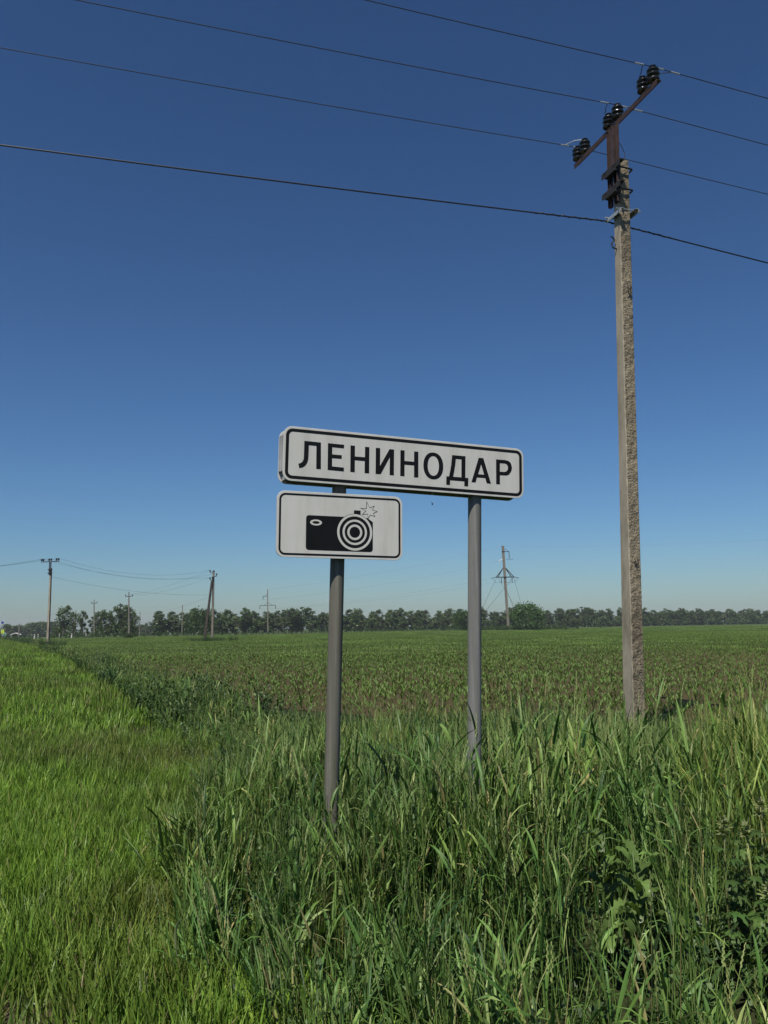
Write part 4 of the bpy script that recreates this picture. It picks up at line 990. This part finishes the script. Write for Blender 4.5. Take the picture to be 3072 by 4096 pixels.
for (bx_, by_) in [(p[0].x, p[0].y) for p in posts.values()] + [(PB.x, PB.y)]:
    ok &= (np.hypot(x - bx_, y - by_) > 0.09)

WEEDS = [(2400, 3300, 4.15), (2545, 3400, 4.05), (2640, 2990, 5.6), (2894, 3275, 4.15), (2982, 3300, 4.3), (3040, 3195, 4.3), (3075, 3560, 3.9)]      # px, py, distance of single broad leaved weeds
for px, py, Y in WEEDS:
    wx = (px - CX) / F * Y; reach, wide_ = (0.95, 0.21) if px > 2850 else (0.55, 0.17)
    ok &= ~((np.abs(x - wx * y / Y) < wide_) & (y > Y - reach) & (y < Y + 0.16)) | (rs.rand(len(x)) < 0.07)
x, y = x[ok], y[ok]; h = wild_height(x, y)
tall = h > 0.62
n = tall.sum(); tx_, ty_ = tilt(n, 0.10)
scatter('wild_tall_grass', 'tall', np.stack([x[tall], y[tall], gz(x[tall], y[tall])], -1), np.stack([tx_, ty_, rs.rand(n) * 6.283], -1),
        np.stack([np.ones(n), np.ones(n), np.ones(n)], -1) * (h[tall] * (0.84 + 0.26 * rs.rand(n)) * np.where(rs.rand(n) < 0.10, 1.2, 1.0))[:, None], rs.randint(0, 9, n), 'tall wild grass with narrow seed heads round the sign posts', 'grass')
md_ = ~tall; n = md_.sum(); tx_, ty_ = tilt(n, 0.16)
scatter('wild_leafy_grass', 'mid', np.stack([x[md_], y[md_], gz(x[md_], y[md_])], -1), np.stack([tx_, ty_, rs.rand(n) * 6.283], -1),
        np.ones((n, 3)) * (h[md_] / 0.50 * (0.8 + 0.35 * rs.rand(n)))[:, None], rs.randint(0, 7, n), 'knee high leafy grass in front of and behind the tall grass', 'grass')
# thick tussocks against the feet of the two posts
fr = np.random.RandomState(61); fx_, fy_, fs_ = [], [], []
for (cx_, cy_), n_, s0 in (((-0.30, 4.30), 18, 0.70), ((0.44, 4.58), 22, 0.98), ((-0.05, 4.45), 8, 0.85)):
    for k in range(n_): fx_.append(cx_ + fr.uniform(-0.26, 0.26)); fy_.append(cy_ + fr.uniform(-0.20, 0.16)); fs_.append(s0 * fr.uniform(0.88, 1.10))
fx_, fy_, fs_ = map(np.array, (fx_, fy_, fs_)); n = len(fx_)
scatter('post_foot_grass', 'tall', np.stack([fx_, fy_, gz(fx_, fy_)], -1), np.stack([fr.normal(size=n) * 0.1, fr.normal(size=n) * 0.1, fr.rand(n) * 6.283], -1), np.ones((n, 3)) * fs_[:, None], fr.randint(0, 9, n), 'thick grass tussocks hiding the feet of the sign posts', 'grass')
# seed stalks standing above the rest
xs_, ys_ = poisson_ish(-3, 9, 3.9, 10.5, 9.0); ok = in_view(xs_, ys_) & (xs_ > verge_x(ys_) + 0.15) & (ys_ < edge_y(xs_) - 0.6) & (np.hypot(xs_ + 0.3, ys_ - 4.1) > 0.45)
for px, py, Y in WEEDS: ok &= ~((np.abs(xs_ - (px - CX) / F * ys_) < 0.12) & (ys_ > Y - 0.9) & (ys_ < Y + 0.1))
xs_, ys_ = xs_[ok], ys_[ok]; n = len(xs_); tx_, ty_ = tilt(n, 0.07)
scatter('seed_stalks', 'stalk', np.stack([xs_, ys_, gz(xs_, ys_)], -1), np.stack([tx_, ty_, rs.rand(n) * 6.283], -1), np.ones((n, 3)) * (np.clip(wild_height(xs_, ys_) + 0.06, 0.55, 1.08) * (0.88 + 0.2 * rs.rand(n)))[:, None], rs.randint(0, 6, n), 'pale seed stalks rising above the wild grass', 'grass')
# low undergrowth between the stalks
x2, y2 = poisson_ish(-6, 11, 1.7, 13, 15); ok = in_view(x2, y2) & (x2 > verge_x(y2)) & (y2 < edge_y(x2))
for px, py, Y in WEEDS: ok &= ~((np.abs(x2 - (px - CX) / F * y2) < 0.14) & (y2 > Y - 0.25) & (y2 < Y + 0.1))
x2, y2 = x2[ok], y2[ok]
n = len(x2); tx_, ty_ = tilt(n, 0.2)
scatter('undergrowth', 'weed', np.stack([x2, y2, gz(x2, y2)], -1), np.stack([tx_, ty_, rs.rand(n) * 6.283], -1), np.ones((n, 3)) * (0.35 + 0.35 * rs.rand(n))[:, None], rs.randint(0, 6, n), 'low broad leaved undergrowth between the tall grass stalks', 'grass')
# -- mown verge
x, y = poisson_ish(-8, 1, 1.7, 12, 105); bare = np.hypot((x + 1.72) / 1.3, y - 3.52) < 0.44 + 0.10 * vnoise(x, y, 5.0, 41)
ok = in_view(x, y, 0.8) & (x < verge_x(y) + 0.25 + 0.2 * vnoise(x, y, 2.2, 5)) & ~(bare & (rs.rand(len(x)) < 0.86)); x, y = x[ok], y[ok]
n = len(x); tx_, ty_ = tilt(n, 0.18); hh = np.interp(y, [1.7, 4, 8, 12], [1.0, 1.05, 1.25, 1.35]) * (1 + 0.28 * vnoise(x, y, 1.0, 9)) * (0.8 + 0.4 * rs.rand(n))
scatter('verge_grass', 'short', np.stack([x, y, gz(x, y)], -1), np.stack([tx_, ty_, rs.rand(n) * 6.283], -1), np.ones((n, 3)) * hh[:, None], rs.randint(0, 8, n), 'short light green grass of the mown road verge', 'grass')
x, y = poisson_ish(-80, 0, 11.5, 150, 7.0)
ok = in_view(x, y, 4) & (x < verge_x(y) + 0.3) & (rs.rand(len(x)) < np.interp(y, [11, 30, 150], [1, 0.7, 0.16])); x, y = x[ok], y[ok]
n = len(x); tx_, ty_ = tilt(n, 0.1); hh = np.interp(y, [11, 40, 150], [1.25, 1.45, 1.6]) * (1 + 0.25 * vnoise(x, y, 0.5, 9)) * (0.8 + 0.4 * rs.rand(n))
scatter('verge_grass', 'carpet', np.stack([x, y, gz(x, y)], -1), np.stack([tx_, ty_, rs.rand(n) * 6.283], -1), np.ones((n, 3)) * hh[:, None], rs.randint(0, 5, n), 'short grass of the road verge running on past the level cross arm pole', 'grass')
# -- weedy strip between verge and field
x, y = poisson_ish(-75, 4, 8.5, 155, 6.0)
ok = in_view(x, y, 4) & (x > verge_x(y) - 0.3) & (y < edge_y(x) + 0.5) & (x < 0.2 - (y - 9) * 0.38) & (rs.rand(len(x)) < np.interp(y, [8, 14, 30, 150], [0.9, 1, 0.8, 0.2])); x, y = x[ok], y[ok]
n = len(x); tx_, ty_ = tilt(n, 0.12); hh = np.interp(y, [8.5, 13, 40, 90, 150], [0.55, 0.85, 0.95, 0.85, 0.7]) * (1 + 0.3 * vnoise(x, y, 0.6, 19)) * (0.75 + 0.5 * rs.rand(n))
scatter('weed_strip', 'weed', np.stack([x, y, gz(x, y)], -1), np.stack([tx_, ty_, rs.rand(n) * 6.283], -1), np.ones((n, 3)) * hh[:, None], rs.randint(0, 6, n), 'dark weedy strip between the mown verge and the field', 'weeds')
x, y = poisson_ish(-30, 3, 10, 60, 9.0)
ok = in_view(x, y, 3) & (x > verge_x(y) - 0.2) & (y < edge_y(x) + 0.2) & (x < -0.3 - (y - 9) * 0.38); x, y = x[ok], y[ok]; n = len(x); tx_, ty_ = tilt(n, 0.14)
scatter('weed_strip_grass', 'mid', np.stack([x, y, gz(x, y)], -1), np.stack([tx_, ty_, rs.rand(n) * 6.283], -1), np.ones((n, 3)) * (0.75 + 0.4 * rs.rand(n) + 0.2 * vnoise(x, y, 0.6, 19))[:, None], rs.randint(0, 7, n), 'rank grass mixed into the weedy strip beside the field', 'grass')
# -- weeds along the far road, round the poles and the mound
px_, py_, ps_ = [], [], []
for X in np.arange(-165, 60, 0.55):
    for k in range(2): px_.append(X + rs.normal() * 0.3); py_.append(float(road_y(X)) + rs.normal() * 0.9); ps_.append(0.75 + 0.5 * rs.rand())
for c, rx_, ry_, n_, s_ in ((BB, 2.8, 2.2, 80, 0.62), (TB, 1.6, 1.6, 40, 0.7), (gp(515, 149.5), 0.9, 0.9, 22, 1.0), (gp(2040, 236), 16, 4, 260, 1.4), (gp(376, 187), 1.5, 1.5, 20, 1.0)):
    for k in range(n_): px_.append(c.x + rs.normal() * rx_ * 0.5); py_.append(c.y + rs.normal() * ry_ * 0.5); ps_.append(s_ * (0.6 + 0.6 * rs.rand()))
px_, py_, ps_ = map(np.array, (px_, py_, ps_)); n = len(px_)
scatter('roadside_weeds', 'weed', np.stack([px_, py_, gz(px_, py_)], -1), np.stack([np.zeros(n), np.zeros(n), rs.rand(n) * 6.283], -1), np.ones((n, 3)) * (ps_ * 1.5)[:, None], rs.randint(0, 6, n), 'dark weeds along the far road and round the feet of the poles', 'weeds')

# -- the crop: rows of young maize
ROWA = R(-21); rd = np.array([math.cos(ROWA), math.sin(ROWA)]); rn = np.array([-rd[1], rd[0]])
uu, vv = np.meshgrid(np.arange(-60, 60, 0.105), np.arange(-10, 80, 0.42))
uu = uu + rs.normal(size=uu.shape) * 0.05; vv = vv + rs.normal(size=vv.shape) * 0.07
x = (uu * rd[0] + vv * rn[0]).ravel(); y = (uu * rd[1] + vv * rn[1]).ravel()
ok = in_view(x, y, 2.5) & (y < 48) & (y > edge_y(x) + 0.25) & (y > 9) & (rs.rand(len(x)) < 0.80 + 0.22 * vnoise(x, y, 0.35, 31)); x, y = x[ok], y[ok]
vig = np.clip(0.95 + 0.28 * vnoise(x, y, 0.30, 31), 0.5, 1.4) * (0.7 + 0.5 * rs.rand(len(x)))
shown = (np.abs(x / y) < 0.46) & ~((np.abs(x / y) < 0.455) & (x > -2) & (y < np.interp(x, [-3, 0, 3, 9], [13.5, 12.5, 13.0, 13.0])))
order = np.argsort(np.where(shown, np.hypot(x, y), 1e6)); first = order[:300]; rest = order[300:]
cm = [s_.data for s_ in srcs['corn']]
for i in first:
    o = bpy.data.objects.new('maize_seedling', cm[rs.randint(6)]); COL.objects.link(o); o.location = (x[i], y[i], float(gz(x[i], y[i])) + 0.01)
    o.rotation_euler = (rs.normal() * .08, rs.normal() * .08, rs.rand() * 6.28); o.scale = (vig[i],) * 3
    tag(o, 'young maize seedling at the near edge of the field', 'seedling', 'maize seedlings at the near edge of the field')
n = len(rest); tx_, ty_ = tilt(n, 0.08)
scatter('maize_rows', 'corn', np.stack([x[rest], y[rest], gz(x[rest], y[rest]) + 0.01], -1), np.stack([tx_, ty_, rs.rand(n) * 6.283], -1), np.ones((n, 3)) * vig[rest][:, None], rs.randint(0, 6, n), 'rows of young maize across the brown field', 'crop')
uu, vv = np.meshgrid(np.arange(-420, 420, 3.0), np.arange(0, 620, 3.0)); x = (uu * rd[0] + vv * rn[0]).ravel(); y = (uu * rd[1] + vv * rn[1]).ravel()
ok = in_view(x, y, 8) & (y > 46.5) & (y > edge_y(x) + 1.7) & (y < road_y(x) - 2.5) & (x > -62); x, y = x[ok], y[ok]; n = len(x)
flip = rs.randint(0, 2, n) * math.pi
scatter('maize_field', 'corn_patch', np.stack([x, y, gz(x, y) + 0.01], -1), np.stack([np.zeros(n), np.zeros(n), ROWA + flip], -1), np.stack([np.ones(n), np.ones(n), 0.95 + 0.25 * vnoise(x, y, 0.06, 33)], -1), rs.randint(0, 5, n), 'distant part of the green maize field reaching to the windbreak', 'crop')

# ------------------------------------------------------------------ single broad leaved weeds in the grass
def toothed_leaf(rs, L, W, droop, teeth=6):
    mb = MB(); n = 22; vs_, fs_ = [], []; p = np.zeros(3)
    for k in range(n + 1):
        t = k / n; w = W * 0.5 * (0.18 + 0.95 * math.sin(math.pi * (0.08 + 0.90 * t)) ** 0.8) * (1 - 0.35 * ((t * teeth) % 1.0)); ang = 0.9 - droop * t * t
        rip = 0.10 * W * math.sin(t * teeth * 6.283)
        vs_ += [p + np.array([0, -w, 0.25 * w + rip]), p.copy(), p + np.array([0, w, 0.25 * w - rip])]
        p = p + np.array([math.cos(ang), 0, math.sin(ang)]) * (L / n)
    for k in range(n):
        for q in range(2): fs_.append((k * 3 + q, (k + 1) * 3 + q, (k + 1) * 3 + q + 1, k * 3 + q + 1))
    mb.add(vs_, fs_, 0.35 + 0.5 * rs.rand()); return mb
def lobed_leaf(rs, L, tint):
    mb = MB(); mb.tube([(0, 0, 0), (L * 0.15, 0, L * 0.12), (L * 0.32, 0, L * 0.16)], 0.0016, 4, tint, False)
    for j, a in enumerate((-1.25, -0.65, 0.0, 0.65, 1.25)):
        ll = L * (0.72 - 0.13 * abs(j - 2)); n = 9; vs_, fs_ = [], []; p = np.array([L * 0.30, 0, L * 0.16]); d = np.array([math.cos(a), math.sin(a), 0]); sd = np.array([-math.sin(a), math.cos(a), 0])
        for k in range(n + 1):
            t = k / n; w = ll * 0.13 * math.sin(math.pi * (0.12 + 0.88 * t)) * (1.35 if k % 3 == 1 else 0.75); vs_ += [p - sd * w, p + sd * w]
            ang = 0.1 - 1.0 * t; p = p + (d * math.cos(ang) + np.array([0, 0, math.sin(ang)])) * (ll / n)
        for k in range(n): fs_.append((2 * k, 2 * k + 1, 2 * k + 3, 2 * k + 2))
        mb.add(vs_, fs_, tint + 0.06 * rs.normal())
    return mb
rs = np.random.RandomState(77)
tl = [toothed_leaf(rs, 0.29, 0.080, 1.9 + 0.4 * k, 6).mesh('leaf', M['thistle_leaf'], True) for k in range(4)]
ml = [lobed_leaf(rs, 0.15, 0.2 + 0.15 * k).mesh('leaf', M['mugwort_leaf'], True) for k in range(4)]
ml_top = [lobed_leaf(rs, 0.10, 0.85 + 0.05 * k).mesh('leaf', M['mugwort_leaf'], True) for k in range(2)]
def thistle(px, py, Y, H, label, nl=14):
    p = at_y(px, py, Y); e = empty('sow_thistle', (p.x, p.y, float(gz(p.x, p.y))), (0, 0, rs.rand() * 6), label, 'weed')
    MB().tube([(0, 0, -0.03), (0.01, 0, H * 0.5), (0.0, 0.02, H)], [0.007, 0.006, 0.003], 7, 0.5).build('stem', M['thistle_leaf'], e, True)
    for k in range(nl):
        t = 0.18 + 0.80 * k / nl; o = obj_from(tl[k % 4], 'leaf', e, (0, 0, H * t), (0, 0, k * 2.4 + rs.normal() * 0.3)); s_ = 1.05 - 0.55 * t + 0.1 * rs.rand(); o.scale = (s_, s_, s_)
def mugwort(px, py, Y, label, nl=16):
    p = at_y(px, py, Y); H = p.z; e = empty('mugwort_plant', (p.x, p.y, float(gz(p.x, p.y))), (0, 0, rs.rand() * 6), label, 'weed')
    MB().tube([(0, 0, -0.03), (0.02, 0, H * 0.5), (0.0, 0.0, H)], [0.006, 0.005, 0.003], 7, 0.9).build('stem', M['mugwort_leaf'], e, True)
    for k in range(nl):
        t = 0.25 + 0.62 * k / nl; o = obj_from(ml[k % 4], 'leaf', e, (0, 0, H * t), (0, 0.15 * rs.normal(), k * 2.4 + rs.normal() * 0.3)); s_ = 1.1 - 0.45 * t; o.scale = (s_,) * 3
    for k in range(7):
        o = obj_from(ml_top[k % 2], 'leaf', e, (0, 0, H * (0.86 + 0.02 * k)), (0, -0.75 - 0.06 * k, k * 2.4)); o.scale = (0.85 - 0.05 * k,) * 3
thistle(2400, 3300, 4.15, 0.64, 'sow thistle with wavy toothed leaves in the grass, dark stem top')
thistle(2545, 3400, 4.05, 0.58, 'sow thistle with broad pale drooping leaves next to the mugwort')
thistle(2640, 2990, 5.6, 0.72, 'slim sow thistle rising among seed heads below the concrete pole')
mugwort(2894, 3275, 4.15, 'mugwort with pale shoot tip and lobed leaves next to the sow thistles')
mugwort(2982, 3300, 4.3, 'smaller mugwort between two larger mugwort plants')
mugwort(3040, 3195, 4.3, 'tallest mugwort with bushy pale crown at the rim of the grass')
mugwort(3075, 3560, 3.9, 'low dark mugwort in front of the tallest mugwort')
# small white stone on the bare soil
p = on_ground(118, 4035)
m_ = MB(); rs = np.random.RandomState(8); rings = []
for j, (r_, z_) in enumerate(((0.006, -0.006), (0.013, 0.0), (0.015, 0.006), (0.010, 0.012), (0.003, 0.014))):
    rings.append((r_, z_))
m_.lathe(rings, n=9); m_.v = [(x * 1.5 * (1 + 0.15 * rs.normal()), y * (1 + 0.15 * rs.normal()), z) for x, y, z in m_.v]
o = m_.build('stone', M['stone'], None, True); o.location = (p.x, p.y, float(gz(p.x, p.y)) + 0.010); o.rotation_euler = (0.1, 0.1, 0.4); tag(o, 'small white stone lying on the bare soil of the verge', 'stone')
